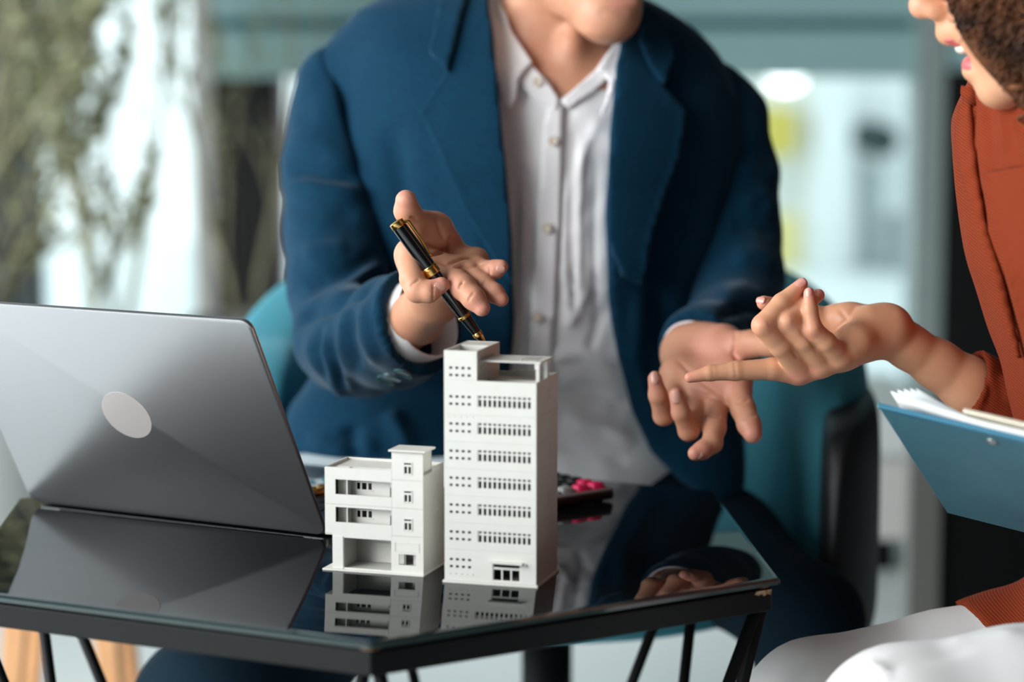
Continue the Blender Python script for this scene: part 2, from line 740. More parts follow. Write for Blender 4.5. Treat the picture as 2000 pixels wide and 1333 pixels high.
# the glazed back wall: posts, cross beam, dark panels
st(slab_px('trim_1', 376, 416, 0, 600, YF, 0.12, m_grey_metal, 0.0, 2.9))
st(slab_px('trim_2', 1786, 1842, 100, 700, YF - 0.05, 0.15, m_grey_frame, 0.0, 2.9))
st(slab_px('trim_3', 545, 556, 100, 700, YF, 0.08, mat('mauve_frame', srgb(120, 106, 108), 0.5), 0.0, 1.0))
st(slab_px('trim_4', 417, 1846, 58, 152, YF - 0.04, 0.14, m_teal_metal))
st(slab_px('trim_5', 417, 3200, 36, 58, YF + 0.02, 0.10, m_teal_dark))
st(slab_px('trim_6', 417, 3200, 20, 36, YF - 0.02, 0.14, m_teal_metal, None, 1.5))
st(slab_px('wall_back', 1842, 3200, 160, 700, YF - 0.06, 0.12, m_black, 0.0, 0.862))
st(MB().box(0.6, 2.6, YF + 0.0, YF + 0.1, 1.501, 2.9).build('wall_upper', m_teal_metal))  # out of view, added to close off daylight from the back right
st(slab_px('trim_7', 1842, 3200, 60, 159, YF - 0.04, 0.14, m_teal_metal, 0.864))

# dark louvre panel left of the man: board behind, upright slats in front
lv = slab_px('wall_louvre', 420, 545, 104, 700, YF + 0.06, 0.05, m_black, 0.0)
st(lv)
for i in range(6):
    u = 430 + i * 20
    x0, x1 = PY(u, 400, YF + 0.04)[0], PY(u + 9, 400, YF + 0.04)[0]
    MB().box(x0, x1, YF + 0.035, YF + 0.058, 0.0, 0.88).build('slat', m_darkslat, lv)
lw = slab_px('wall_left_panel', -180, 78, 0, 700, YF + 0.3, 0.05, mat('dark_teal_panel', srgb(62, 80, 86), 0.6), 0.0, 2.9)
st(lw)
for i in range(5):
    x0 = PY(-160 + i * 52, 400, YF + 0.27)[0]
    MB().box(x0, x0 + 0.022, YF + 0.275, YF + 0.298, 0.0, 2.9).build('slat', m_darkslat, lw)
# panes
st(slab_px('window_1', 80, 376, 0, 700, YF + 0.05, 0.008, m_glass, 0.0, 2.9))
st(slab_px('window_2', 1446, 1786, 152, 700, YF + 0.05, 0.008, m_glass, 0.0))
st(slab_px('window_3', 556, 1446, 152, 700, YF + 0.05, 0.008, m_glass, 0.0))

# outside, across the street: pale walls, piers, a yellow sign, a dark round window, a lamp
YO = 7.6
m_out = mat('pale_facade', srgb(246, 249, 249), 0.8)
m_pier = mat('white_pier', srgb(240, 243, 243), 0.8)
st(slab_px('wall_street', 1380, 1900, 120, 700, YO + 0.4, 0.1, m_out, 0.0, 2.2))
st(slab_px('trim_8', 1590, 1660, 150, 700, YO, 0.3, m_pier, 0.0, 2.2))
st(slab_px('trim_9', 1690, 1720, 330, 760, YO, 0.2, mat('grey_pier', srgb(168, 180, 178), 0.8), 0.0))
st(slab_px('trim_10', 1740, 1775, 420, 760, YO - 0.2, 0.2, mat('grey_pier2', srgb(140, 146, 152), 0.8), 0.0))
ys = slab_px('street_sign', 1490, 1556, 215, 305, YO, 0.4, mat('yellow_sign', srgb(214, 196, 92), 0.6))
tag(ys, 'yellow sign board in the bright street beside the man\'s shoulder', 'sign')
yb = slab_px('street_post', 1510, 1562, 420, 560, YO + 0.1, 0.06, mat('pale_yellow', srgb(238, 224, 150), 0.6), 0.0)
tag(yb, 'pale yellow post standing in the street above the chair back', 'post')
c = PY(1722, 274, YO)
r = 34 * pxm(YO)
rw = MB()
rw.tube([(c[0], YO - 0.02, c[2]), (c[0], YO + 0.39, c[2])], [r, r], 24)
tag(auto_smooth(rw.build('round_vent', mat('dark_vent', srgb(44, 58, 60), 0.6))), 'dark round vent on the pale wall across the street', 'vent')
c = PY(1535, 152, 5.4)
r = 36 * pxm(5.4)
lm = empty('globe_lamp', (c[0], c[1], c[2]))
tag(lm, 'round white lit lamp hanging outside above the yellow sign', 'lamp')
bm = bmesh.new()
bmesh.ops.create_uvsphere(bm, u_segments=20, v_segments=12, radius=r, matrix=Matrix.Diagonal((1, 1, 0.75, 1)))
me = bpy.data.meshes.new('globe')
bm.to_mesh(me)
bm.free()
me.materials.append(mat('lit_glass', (1, 1, 1), 0.4, emit=3.0))
go = bpy.data.objects.new('globe', me)
COL.objects.link(go)
go.parent = lm
MB().tube([(0, 0, r * 0.7), (0, 0, 1.2)], 0.006, 8).build('cord', m_black, lm)

# low pale bench and dark mat seen between the chair and the clipboard
x0, x1 = PY(1560, 900, 2.0)[0], PY(1800, 900, 2.0)[0]
bn = empty('bench', ((x0 + x1) / 2, 2.2, 0))
tag(bn, 'low pale stone bench behind the teal armchair', 'bench')
w2 = (x1 - x0) / 2
MB().box(-w2, w2, -0.18, 0.25, 0.07, 0.22).build('body', mat('pale_stone', srgb(196, 194, 190), 0.7), bn, bevel=0.005)
MB().box(-w2 - 0.02, w2 + 0.02, -0.2, 0.27, 0.22, 0.30).build('seat', mat('pale_seat', srgb(208, 214, 212), 0.6), bn, bevel=0.01)
MB().box(-w2 + 0.03, w2 - 0.03, -0.1, 0.2, 0.0, 0.07).build('plinth', m_black, bn)

# grey post of the low partition beside the woman
gp = slab_px('partition_post', 1777, 1836, 870, 1200, 1.62, 0.05, mat('brushed_grey', srgb(120, 118, 114), 0.5), 0.0)
tag(gp, 'grey upright post of a low partition behind the clipboard', 'post')
bp_ = slab_px('partition_panel', 1836, 2100, 870, 1200, 1.63, 0.03, m_black, 0.0)
tag(bp_, 'black partition panel beside the grey post', 'panel')

# ------------------------------------------------------------------ tall branching plant by the window
m_bark = mat('pale_bark', srgb(150, 144, 116), 0.8)
m_leaf = mat('olive_leaf', srgb(168, 170, 132), 0.6, vary=(6, srgb(134, 134, 100), 1.0))


def branch_plant(name, u, Y, label, seed, spread, hmax, nstems, tilt=0.0, nl=2, pb=0.6):
    R = random.Random(seed)
    base = PY(u, 700, Y)
    root = empty(name, (base[0], Y, 0))
    tag(root, label, 'plant', 'plants by the window')
    pot = []
    for z, r in ((0, 0.10), (0.02, 0.11), (0.30, 0.14), (0.31, 0.145), (0.31, 0.125), (0.27, 0.12)):
        pot.append([(r * math.cos(2 * PI * j / 24), r * math.sin(2 * PI * j / 24), z) for j in range(24)])
    auto_smooth(MB().rings(pot).build('pot', mat('grey_pot', srgb(150, 152, 150), 0.7), root))
    stems = MB()
    leaves = MB()

    def leaf(p, d, s):
        d = d.normalized()
        side = d.cross(Vector((R.uniform(-1, 1), R.uniform(-1, 1), R.uniform(-1, 1)))).normalized()
        i = len(leaves.v)
        nrm = d.cross(side) * s * 0.12
        leaves.v.extend([tuple(p), tuple(p + d * s * 0.5 + side * s * 0.2 + nrm), tuple(p + d * s), tuple(p + d * s * 0.5 - side * s * 0.2 + nrm)])
        leaves.f.append((i, i + 1, i + 2, i + 3))

    def grow(p, d, ln, r, depth):
        pts, rad = [p], [r]
        q = p
        n = 6
        for k in range(n):
            d = (d + Vector((R.uniform(-1, 1), R.uniform(-0.4, 0.4), R.uniform(-0.5, 0.7))) * 0.16).normalized()
            q = q + d * (ln / n)
            pts.append(q)
            rad.append(max(r * (1 - 0.75 * (k + 1) / n), 0.0012))
            if depth < 3 and R.random() < (pb if depth < 2 else 0.3):
                dd = (d + Vector((R.uniform(-1, 1) * spread, R.uniform(-0.2, 0.2), R.uniform(-0.35, 0.8)))).normalized()
                grow(q, dd, ln * R.uniform(0.35, 0.6), rad[-1] * 0.65, depth + 1)
            if depth >= 1:
                for _ in range(nl):
                    leaf(q + Vector((R.uniform(-1, 1), R.uniform(-1, 1), R.uniform(-1, 1))) * 0.012,
                         d + Vector((R.uniform(-1, 1), R.uniform(-1, 1), R.uniform(-1, 1))), R.uniform(0.018, 0.045))
        stems.tube(pts, rad, 6)

    for i in range(nstems):
        a = R.uniform(0, 2 * PI)
        d = Vector((math.cos(a) * 0.25 * spread + tilt, math.sin(a) * 0.05, 1.0)).normalized()
        grow(Vector((math.cos(a) * 0.03, math.sin(a) * 0.03, 0.26)), d, hmax * R.uniform(0.75, 1.1), 0.011, 0)
    stems.build('branches', m_bark, root, True)
    tag(leaves.build('foliage', m_leaf, root), kind='stuff')
    MB().tube([(0, 0, 0.25), (0, 0, 0.27)], 0.12, 24).build('soil', mat('soil', srgb(60, 48, 38), 0.9), root)
    return root


branch_plant('potted_tree', 215, 2.75, 'slender olive-green potted tree before the bright window, next to the grey post', 3, 0.7, 1.0, 4, 0.0, 3, 0.7)
branch_plant('potted_tree', 10, 2.2, 'leafy potted tree at the far left edge of the picture', 11, 0.5, 0.95, 4, -0.05, 3, 0.8)
branch_plant('potted_tree', 480, 3.3, 'sparse potted tree with nearly bare twigs before the dark louvre panel', 21, 0.55, 0.9, 2, 0.0, 1, 0.5)

# ------------------------------------------------------------------ light wooden stool seen below the table on the left
m_wood = mat('honey_wood', srgb(214, 160, 112), 0.5, vary=(9, srgb(196, 138, 92), 0.7))
cs = PY(138, 1290, 1.05)
stool = empty('wooden_stool', (cs[0], 1.05, 0))
tag(stool, 'honey-coloured wooden stool behind the left part of the table', 'stool')
for sx in (-1, 1):
    for sy in (-1, 1):
        MB().rings([[(sx * 0.055 + a, sy * 0.06 + b, 0.22) for a, b in ((-.016, -.016), (.016, -.016), (.016, .016), (-.016, .016))],
                    [(sx * 0.075 + a, sy * 0.08 + b, 0.0) for a, b in ((-.012, -.012), (.012, -.012), (.012, .012), (-.012, .012))]]).build('leg', m_wood, stool, bevel=0.003)
so = []
for z, r in ((0.22, 0.105), (0.222, 0.11), (0.245, 0.11), (0.25, 0.104)):
    so.append([(r * math.cos(2 * PI * j / 32), r * math.sin(2 * PI * j / 32), z) for j in range(32)])
auto_smooth(MB().rings(so).build('seat', m_wood, stool))

# ------------------------------------------------------------------ the man's teal tub chair
m_teal = mat('teal_upholstery', srgb(62, 140, 156), 0.85, sheen=0.3, bump=(700, 0.15, 0.001))
m_shell = mat('black_shell', srgb(22, 22, 24), 0.5)
CHX, CHY = PY(1068, 800, 0.68)[0], 0.66


def tub(name, off_out, off_in, z_low, top_drop, material, parent, a0, a1):
    R_ = []
    n = 56
    for i in range(n + 1):
        th = math.radians(a0 + (a1 - a0) * i / n)
        s = max(math.sin(th), 0)
        cx, cy = 0.365 * math.cos(th), 0.34 * math.sin(th)
        if math.sin(th) < 0:
            cy = -0.34 * abs(math.sin(th)) * 1.6
        nx, ny = math.cos(th) / 0.365, math.sin(th) / 0.34
        L = math.hypot(nx, ny)
        nx, ny = nx / L, ny / L
        end = min(i, n - i) / 5.0
        cap = math.sqrt(max(0.0, 1 - max(0, 1 - end) ** 2)) if end < 1 else 1.0
        cap = max(cap, 0.12)
        ztop = 0.600 + 0.115 * s ** 0.9 - top_drop
        ztop = z_low + (ztop - z_low) * (0.80 + 0.20 * cap)
        mid = (off_out + off_in) / 2
        hw = (off_out - off_in) / 2 * cap
        zc, hz = (ztop + z_low) / 2, (ztop - z_low) / 2
        ring = []
        for j in range(24):
            q = 2 * PI * j / 24
            ca, sa = math.cos(q), math.sin(q)
            e = 0.38
            px = mid + hw * math.copysign(abs(ca) ** e, ca)
            pz = zc + hz * math.copysign(abs(sa) ** e, sa) if True else 0
            ring.append((cx + nx * px, cy + ny * px, pz))
        R_.append(ring)
    o = MB().rings(R_).build(name, material, parent, True)
    sb = o.modifiers.new('soft', 'SUBSURF')
    sb.levels = sb.render_levels = 1
    return o


chair = empty('armchair', (CHX, CHY, 0))
tag(chair, 'teal upholstered tub armchair with dark outer shell, under the man in the blue jacket', 'armchair')
tub('backrest', 0.012, -0.085, 0.30, 0.0, m_teal, chair, -20, 200)
tub('outer_shell', 0.022, -0.050, 0.27, 0.050, m_shell, chair, -30, 210)
se = []
for z, k in ((0.305, 0.80), (0.315, 0.88), (0.375, 0.90), (0.395, 0.86), (0.40, 0.7)):
    se.append([(0.33 * k * math.cos(2 * PI * j / 40), 0.31 * k * math.sin(2 * PI * j / 40) - 0.05, z) for j in range(40)])
auto_smooth(MB().rings(se).build('seat', m_teal, chair), 60)
MB().tube([(0, -0.02, 0.04), (0, -0.02, 0.31)], 0.03, 16).build('pedestal', m_black, chair, True)
for k in range(4):
    a = PI / 4 + k * PI / 2
    MB().tube([(0, -0.02, 0.05), (0.3 * math.cos(a), -0.02 + 0.3 * math.sin(a), 0.018)], [0.02, 0.014], 10).build('foot', m_black, chair, True)

# ================================================================== the table
m_tglass = mat('black_glass', (0.004, 0.005, 0.006), 0.015, spec=0.3, ior=1.45)
m_tedge = mat('glass_edge', srgb(22, 40, 41), 0.08, spec=0.6)
m_tframe = mat('black_steel', srgb(11, 12, 13), 0.5, spec=0.18, bump=(300, 0.1, 0.0008))
TROT = 0.0605
TR = 0.4


def hexa(R):
    return [(R * math.cos(TROT + math.radians(-90 + 60 * k)), R * math.sin(TROT + math.radians(-90 + 60 * k))) for k in range(6)]


table = empty('side_table', (0, 0, 0))
tag(table, 'six-sided black glass table on thin splayed rod legs', 'table')


def hexround(R, z, r=0.006, n=4):
    out = []
    for k in range(6):
        a = math.radians(-90 + 60 * k) + TROT
        cx, cy = (R - r / math.cos(PI / 6)) * math.cos(a), (R - r / math.cos(PI / 6)) * math.sin(a)
        for j in range(n + 1):
            b = a + math.radians(-30 + 60 * j / n)
            out.append((cx + r * math.cos(b), cy + r * math.sin(b), z))
    return out


gl = MB()
gl.rings([hexround(0.395, 0.4925), hexround(0.4, 0.4942), hexround(0.4, 0.4975), hexround(0.3975, 0.4995), hexround(0.394, 0.5)])
gt = gl.build('glass_top', m_tglass, table)
gt.data.materials.append(m_tedge)
for p in gt.data.polygons:
    if len(p.vertices) == 4:
        p.material_index = 1
auto_smooth(gt, 15)
# steel frame rails under the glass, one per side
outer, inner = hexa(0.3925), hexa(0.3725)
for k in range(6):
    a, b = outer[k], outer[(k + 1) % 6]
    c_, d_ = inner[(k + 1) % 6], inner[k]
    MB().prism([a, b, c_, d_], 0.4705, 0.4905).build('rail', m_tframe, table, bevel=0.0015)
for k in range(6):
    a = math.radians(-90 + 60 * k) + TROT
    rd, tg = Vector((math.cos(a), math.sin(a), 0)), Vector((-math.sin(a), math.cos(a), 0))
    top = rd * 0.380 + Vector((0, 0, 0.4705))
    for s in (-1, 1):
        foot = rd * (0.380 - 0.14) + tg * (s * 0.105) + Vector((0, 0, 0.0))
        st_ = top + tg * (s * 0.006)
        MB().tube([st_, st_.lerp(foot, 0.5), foot], 0.0055, 12).build('leg', m_tframe, table, True)
    pad = MB()
    pad.tube([top + Vector((0, 0, 0.019)), top + Vector((0, 0, 0.0222))], 0.009, 16)
    pad.build('felt_pad', mat('tan_felt', srgb(190, 150, 110), 0.8), table)
# chipped paint showing pale metal on the corner nearest the woman
ch = MB()
a1 = Vector((*outer[1], 0))
e0 = (Vector((*outer[0], 0)) - a1).normalized()
nr = Vector((e0.y, -e0.x, 0))
if nr.dot(a1) < 0: nr = -nr
pts = [(0.001, 0.4895), (0.017, 0.4895), (0.019, 0.487), (0.015, 0.4858), (0.012, 0.4868), (0.009, 0.4845), (0.006, 0.4862), (0.002, 0.4848)]
ch.v = [tuple(a1 + e0 * p + nr * 0.0007 + Vector((0, 0, z))) for p, z in pts] + [tuple(a1 + e0 * p - nr * 0.0006 + Vector((0, 0, z))) for p, z in pts]
n_ = len(pts)
ch.f = [tuple(range(n_)), tuple(range(2 * n_ - 1, n_ - 1, -1))] + [(i, (i + 1) % n_, n_ + (i + 1) % n_, n_ + i) for i in range(n_)]
tag(ch.build('worn_patch', mat('worn_tan', srgb(206, 168, 130), 0.6, vary=(300, srgb(120, 84, 58), 1.0)), table), 'tan worn patch on the rail corner')

# ================================================================== laptop
m_alu = mat('space_grey_aluminium', srgb(168, 168, 170), 0.30, metal=0.92, bump=(2500, 0.05, 0.0002))
m_key = mat('black_keys', srgb(16, 16, 17), 0.5)
m_screen = mat('dark_screen', srgb(10, 12, 14), 0.1)
LW, LH = 0.341, 0.241
LA = math.radians(-28.5)
LT = math.radians(29.5)
br = PZ(638, 1052)
lap = empty('laptop', (br[0], br[1], TZ), LA)       # local: x along the hinge (0 at the right end, negative to the left), y away from the camera
tag(lap, 'open grey metal laptop seen from behind its lid, on the black glass table', 'laptop')


def rrect(x0, x1, y0, y1, r, n=6):
    out = []
    for cx, cy, a in ((x1 - r, y1 - r, 0), (x0 + r, y1 - r, 90), (x0 + r, y0 + r, 180), (x1 - r, y0 + r, 270)):
        for j in range(n + 1):
            b = math.radians(a + 90 * j / n)
            out.append((cx + r * math.cos(b), cy + r * math.sin(b)))
    return out


def rslab(name, x0, x1, y0, y1, t0, t1, r, bev, material, parent, M=None):
    def T(p):
        return tuple(M @ Vector(p)) if M is not None else p
    rg = []
    for t, d in ((t0, bev), (t0 + bev * 0.3, bev * 0.3), (t0 + bev, 0), (t1 - bev, 0), (t1 - bev * 0.3, bev * 0.3), (t1, bev)):
        rg.append([T((x, y, t)) for x, y in rrect(x0 + d, x1 - d, y0 + d, y1 - d, max(r - d, 0.0005))])
    return auto_smooth(MB().rings(rg).build(name, material, parent), 40)


# lid: local frame at the hinge, y' up the lid, z' = outer side
lidM = Matrix.Translation((0, 0, 0.002)) @ Matrix.Rotation(LT, 4, 'X') @ Matrix.Rotation(PI / 2, 4, 'X')
rslab('lid', -LW, 0, 0, LH, -0.0045, 0.0, 0.011, 0.0014, m_alu, lap, lidM)
lid = bpy.data.objects['lid']
rslab('screen', -LW + 0.006, -0.006, 0.012, LH - 0.006, -0.0050, -0.0044, 0.006, 0.0001, m_screen, lid, lidM)
disc = MB().rings([[tuple(lidM @ Vector((-LW / 2 - 0.007 + 0.0265 * rr * math.cos(2 * PI * j / 64), LH / 2 + 0.002 + 0.0265 * rr * math.sin(2 * PI * j / 64), h))) for j in range(64)]
                   for rr, h in ((1, -0.001), (1, 0.00025), (0.985, 0.0003))])
tag(disc.build('logo_disc', mat('pale_inlay', srgb(176, 168, 166), 0.35, metal=0.3), lid), 'plain pale round emblem')
rslab('base', -LW, 0, 0.006, 0.006 + LH, 0.0015, 0.0145, 0.011, 0.002, m_alu, lap)
base = bpy.data.objects['base']
MB().tube([(-LW + 0.03, 0.006, 0.008), (-0.03, 0.006, 0.008)], 0.0055, 12).build('hinge', m_key, lap, True)
for r_ in range(5):
    for c_ in range(13):
        x = -LW + 0.035 + c_ * 0.0212
        y = 0.035 + r_ * 0.0195
        MB().box(x, x + 0.0175, y, y + 0.016, 0.0144, 0.0156).build('key', m_key, base)
rslab('trackpad', -LW / 2 - 0.065, -LW / 2 + 0.065, 0.145, 0.232, 0.0140, 0.01465, 0.004, 0.0001, mat('trackpad_grey', srgb(110, 112, 112), 0.3, metal=0.6), base)
for x, y in ((-LW + 0.02, 0.03), (-0.02, 0.03), (-LW + 0.02, 0.225), (-0.02, 0.225)):
    MB().tube([(x, y, 0.0), (x, y, 0.002)], 0.006, 12).build('rubber_foot', m_key, lap)

# ================================================================== the two model buildings
m_model = mat('ivory_plastic', srgb(208, 206, 199), 0.45, spec=0.3, vary=(60, srgb(203, 201, 193), 0.6))


def model_root(name, O, ang, label):
    r = empty(name, (O[0], O[1], TZ), math.radians(ang))
    tag(r, label, 'model building')
    return r


def wall_part(name, hw, parent, M=None):
    v, f = hw
    if M is not None:
        v = [tuple(M @ Vector(p)) for p in v]
    return mk(name, v, f, m_model, parent)


# ---- tall office block
TO = PZ(868.5, 1138)
T = model_root('model_tower', TO, -16.4, 'tall white plastic model office block with rows of windows, under the pen tip')
TW, TD, TWH, TMH, TTW = 0.0797, 0.0655, 0.1965, 0.172, 0.0286
MB().box(-0.0015, TW + 0.0018, -0.0015, TD + 0.001, 0, 0.0022).build('base_plate', m_model, T, bevel=0.0005)
wt = 0.0013
small_tops = [0.0213, 0.0448, 0.0677, 0.0905, 0.1133, 0.1362, 0.159]
bounds = [0.0024, 0.0290, 0.0518, 0.0746, 0.0974, 0.1202, 0.1430, TMH]


def small_holes(zt):
    hs = []
    for i in range(4):
        x = 0.0046 + 0.0053 * i
        hs.append((x, x + 0.0027, zt - 0.0021, zt))
        hs.append((x, x + 0.0027, zt - 0.0082, zt - 0.0061))
    return hs


RX0, RX1 = 0.0290, 0.0757
for fl in range(7):
    z0, z1 = bounds[fl], bounds[fl + 1] - 0.00010
    hs = small_holes(small_tops[fl])
    if fl == 0:
        hs.append((0.0420, 0.0665, 0.0040, 0.0190))
        hs += [(0.0049 + 0.00495 * i, 0.0057 + 0.00495 * i, 0.0074, 0.0082) for i in range(5)]
    else:
        zt = 0.1597 - 0.02284 * (6 - fl)
        hs.append((RX0, RX1, zt - 0.0098, zt))
    if fl == 5:
        hs += [(0.0042 + 0.0052 * i, 0.0049 + 0.0052 * i, 0.1408, 0.1414) for i in range(5)]
    wall_part('front_panel', holed_wall(0, TW, z0, z1, hs, 0, wt), T)
    if fl > 0:
        bay = (RX1 - RX0) / 11
        gh = []
        for i in range(11):
            a = RX0 + bay * i + 0.0009
            b = a + bay - 0.0018
            gh.append((a, b, zt - 0.0021, zt - 0.0004))
            gh.append((a, b, zt - 0.0094, zt - 0.0036))
        wall_part('window_band', holed_wall(RX0, RX1, zt - 0.0098, zt, gh, 0.0004, 0.0011), T)
# added dark blocks: the rooms' shade put into colour behind the window openings
m_shade = mat('room_shade', srgb(40, 33, 30), 0.7)
MB().box(0.0028, TTW - 0.003, wt + 0.0002, TD - 0.004, 0.0026, 0.1855).build('shade_core', m_shade, T)
MB().box(TTW, TW - 0.0028, 0.0026, TD - 0.004, 0.0290, 0.1660).build('shade_core', m_shade, T)
# stair tower above the roof
wall_part('tower_front', holed_wall(0, TTW, TMH, TWH, small_holes(0.1831), 0, wt), T)
MB().box(0, wt, wt, TD, 0.0022, TWH).build('side_wall', m_model, T)
MB().box(TW - wt, TW, wt, TD, 0.0022, TMH).build('side_wall', m_model, T)
MB().box(wt, TW - wt, TD - wt, TD, 0.0022, TMH).build('back_wall', m_model, T)
MB().box(wt, TTW, TD - wt, TD, TMH, TWH).build('tower_back', m_model, T)
# wall of the tower towards the roof terrace, with a low door
Mx = Matrix(((0, 1, 0, TTW - wt), (1, 0, 0, 0), (0, 0, 1, 0), (0, 0, 0, 1)))
wall_part('tower_side', holed_wall(wt, TD - wt, 0.1665, TWH, [(0.0105, 0.0125, 0.1790, 0.1830)], 0, wt), T, Mx)
MB().box(wt, TW - wt, wt, TD - wt, 0.1665, 0.1680).build('roof_deck', m_model, T)
MB().box(0.044, 0.064, TD - 0.004, TD - wt, 0.168, 0.1735).build('roof_parapet', m_model, T)
MB().box(TTW, TW - 0.006, 0.0040, 0.0052, 0.168, 0.1694).build('roof_rib', m_model, T)
MB().box(TTW, TW - 0.006, 0.030, 0.0312, 0.168, 0.1694).build('roof_rib', m_model, T)
# tower cap with its square well
tc_ = MB()
tc_.box(wt, TTW - wt, wt, TD - wt, 0.1860, 0.1872)
tc_.box(wt, TTW - wt, 0.040, TD - wt, 0.1872, TWH - 0.0002)
tc_.build('tower_cap', m_model, T)
# terrace canopy on piers
MB().box(0.0290, 0.0805, 0.0100, 0.0480, 0.1866, 0.1880).build('canopy', m_model, T, bevel=0.0002)
cn = bpy.data.objects['canopy']
for i in range(4):
    MB().box(0.060 + 0.004 * i, 0.0615 + 0.004 * i, 0.018, 0.040, 0.1879, 0.18835).build('vent_rib', m_model, cn)
for y in (0.0150, 0.0400):
    MB().box(0.0755, 0.0785, y - 0.0018, y + 0.0018, 0.168, 0.1866).build('pier', m_model, T)
    MB().box(0.0750, 0.0790, y - 0.0035, y + 0.0035, 0.1815, 0.1866).build('pier_head', m_model, T)
# entrance
dr = empty('entrance_door', (0, 0, 0))
dr.parent = T
gh = []
for i in range(3):
    a = 0.0428 + 0.0079 * i
    gh.append((a, a + 0.0066, 0.0046, 0.0137))
gh.append((0.0428, 0.0652, 0.0156, 0.0184))
wall_part('frame', holed_wall(0.0420, 0.0665, 0.0040, 0.0190, gh, 0.0005, 0.0012), dr)
MB().box(0.0395, 0.0690, -0.0045, 0.0, 0.0192, 0.0206).build('awning', m_model, T, bevel=0.0003)
lp = MB()
lp.rings([[(0.0705 + r * math.cos(2 * PI * j / 10), -0.0015 + r * math.sin(2 * PI * j / 10) * 0.6, z) for j in range(10)] for r, z in ((0.0014, 0.0182), (0.0008, 0.0195), (0.0004, 0.0201))])
lp.build('wall_lamp', m_model, T)
# faint side windows, one frame per floor
for fl in range(1, 7):
    zc = bounds[fl] + 0.0105
    sw = MB()
    for y0, y1, z0, z1 in ((0.036, 0.0368, zc, zc + 0.0095), (0.0412, 0.042, zc, zc + 0.0095), (0.036, 0.042, zc + 0.0095, zc + 0.0103), (0.036, 0.042, zc - 0.0008, zc)):
        sw.box(TW, TW + 0.0004, y0, y1, z0, z1)
    sw.build('side_window', m_model, T)
    MB().box(TW, TW + 0.00012, 0.0, TD, bounds[fl] - 0.0003, bounds[fl]).build('seam', mat('seam_grey', srgb(196, 194, 187), 0.6), T)

# ---- low house with balconies
SO = PZ(650, 1114)
S_ = model_root('model_house', SO, -18.0, 'low white plastic model house with balconies and stair tower, beside the laptop')
SW, SD = 0.0827, 0.0516
MB().box(-0.0085, SW + 0.0012, -0.0030, SD + 0.001, 0, 0.0016).build('base_plate', m_model, S_, bevel=0.0004)
X0, XT = -0.0067, 0.0545
# garage storey
wall_part('garage_front', holed_wall(0, XT, 0.0016, 0.0317, [(0.0105, 0.0537, 0.0030, 0.0290)], 0, 0.0013), S_)
MB().box(0.0002, 0.0098, -0.0006, 0.0, 0.0018, 0.0300).build('garage_pier', m_model, S_)
MB().box(0.0, 0.0013, 0.0013, SD, 0.0016, 0.0317).build('side_wall', m_model, S_)
MB().box(0.0013, XT + 0.001, 0.0300, 0.0312, 0.0016, 0.0317).build('garage_back', m_model, S_)
MB().box(0.0013, XT, 0.0013, 0.0300, 0.0016, 0.0026).build('garage_floor', m_model, S_)
MB().box(0.0092, 0.0104, 0.0013, 0.0300, 0.0026, 0.0317).build('garage_side', m_model, S_)
MB().box(0.030, XT, 0.0290, 0.0300, 0.0030, 0.0200).build('garage_door', m_model, S_)
# stair tower front, storey by storey
for z0, z1, zt, top in ((0.0016, 0.0335, None, 0), (0.0337, 0.0576, 0.0483, 0), (0.0578, 0.0818, 0.0725, 0), (0.0820, 0.1055, 0.0967, 1)):
    hs = []
    if zt is None:
        hs = [(0.0606, 0.0758, 0.0086, 0.0180)]
    else:
        hs = [(0.0660, 0.0720, zt - 0.0013, zt), (0.0662, 0.0683, zt - 0.0089, zt - 0.0031), (0.0698, 0.0719, zt - 0.0089, zt - 0.0031)]
    wall_part('stair_front', holed_wall(XT, SW, z0, z1, hs, 0, 0.0012), S_)
    if zt:
        fr = MB()
        for a, b, c_, d_ in ((0.0650, 0.0657, zt - 0.0096, zt + 0.0005), (0.0723, 0.0730, zt - 0.0096, zt + 0.0005), (0.0650, 0.0730, zt + 0.0002, zt + 0.0008), (0.0650, 0.0730, zt - 0.0099, zt - 0.0093), (0.0657, 0.0723, zt - 0.0030, zt - 0.0015), (0.0685, 0.0696, zt - 0.0093, zt - 0.0031)):
            fr.box(a, b, -0.0004, 0.0, c_, d_)
        fr.build('window_frame', m_model, S_)
sg = MB()
for a, b, c_, d_ in ((0.0570, 0.0790, 0.0275, 0.0278), (0.0570, 0.0790, 0.0200, 0.0203), (0.0570, 0.0573, 0.0200, 0.0278), (0.0787, 0.0790, 0.0200, 0.0278)):
    sg.box(a, b, -0.0003, 0.0, c_, d_)
sg.build('sign_border', m_model, S_)
MB().box(0.0700, 0.0790, 0.010, 0.011, 0.006, 0.020).build('window_back', m_model, S_)
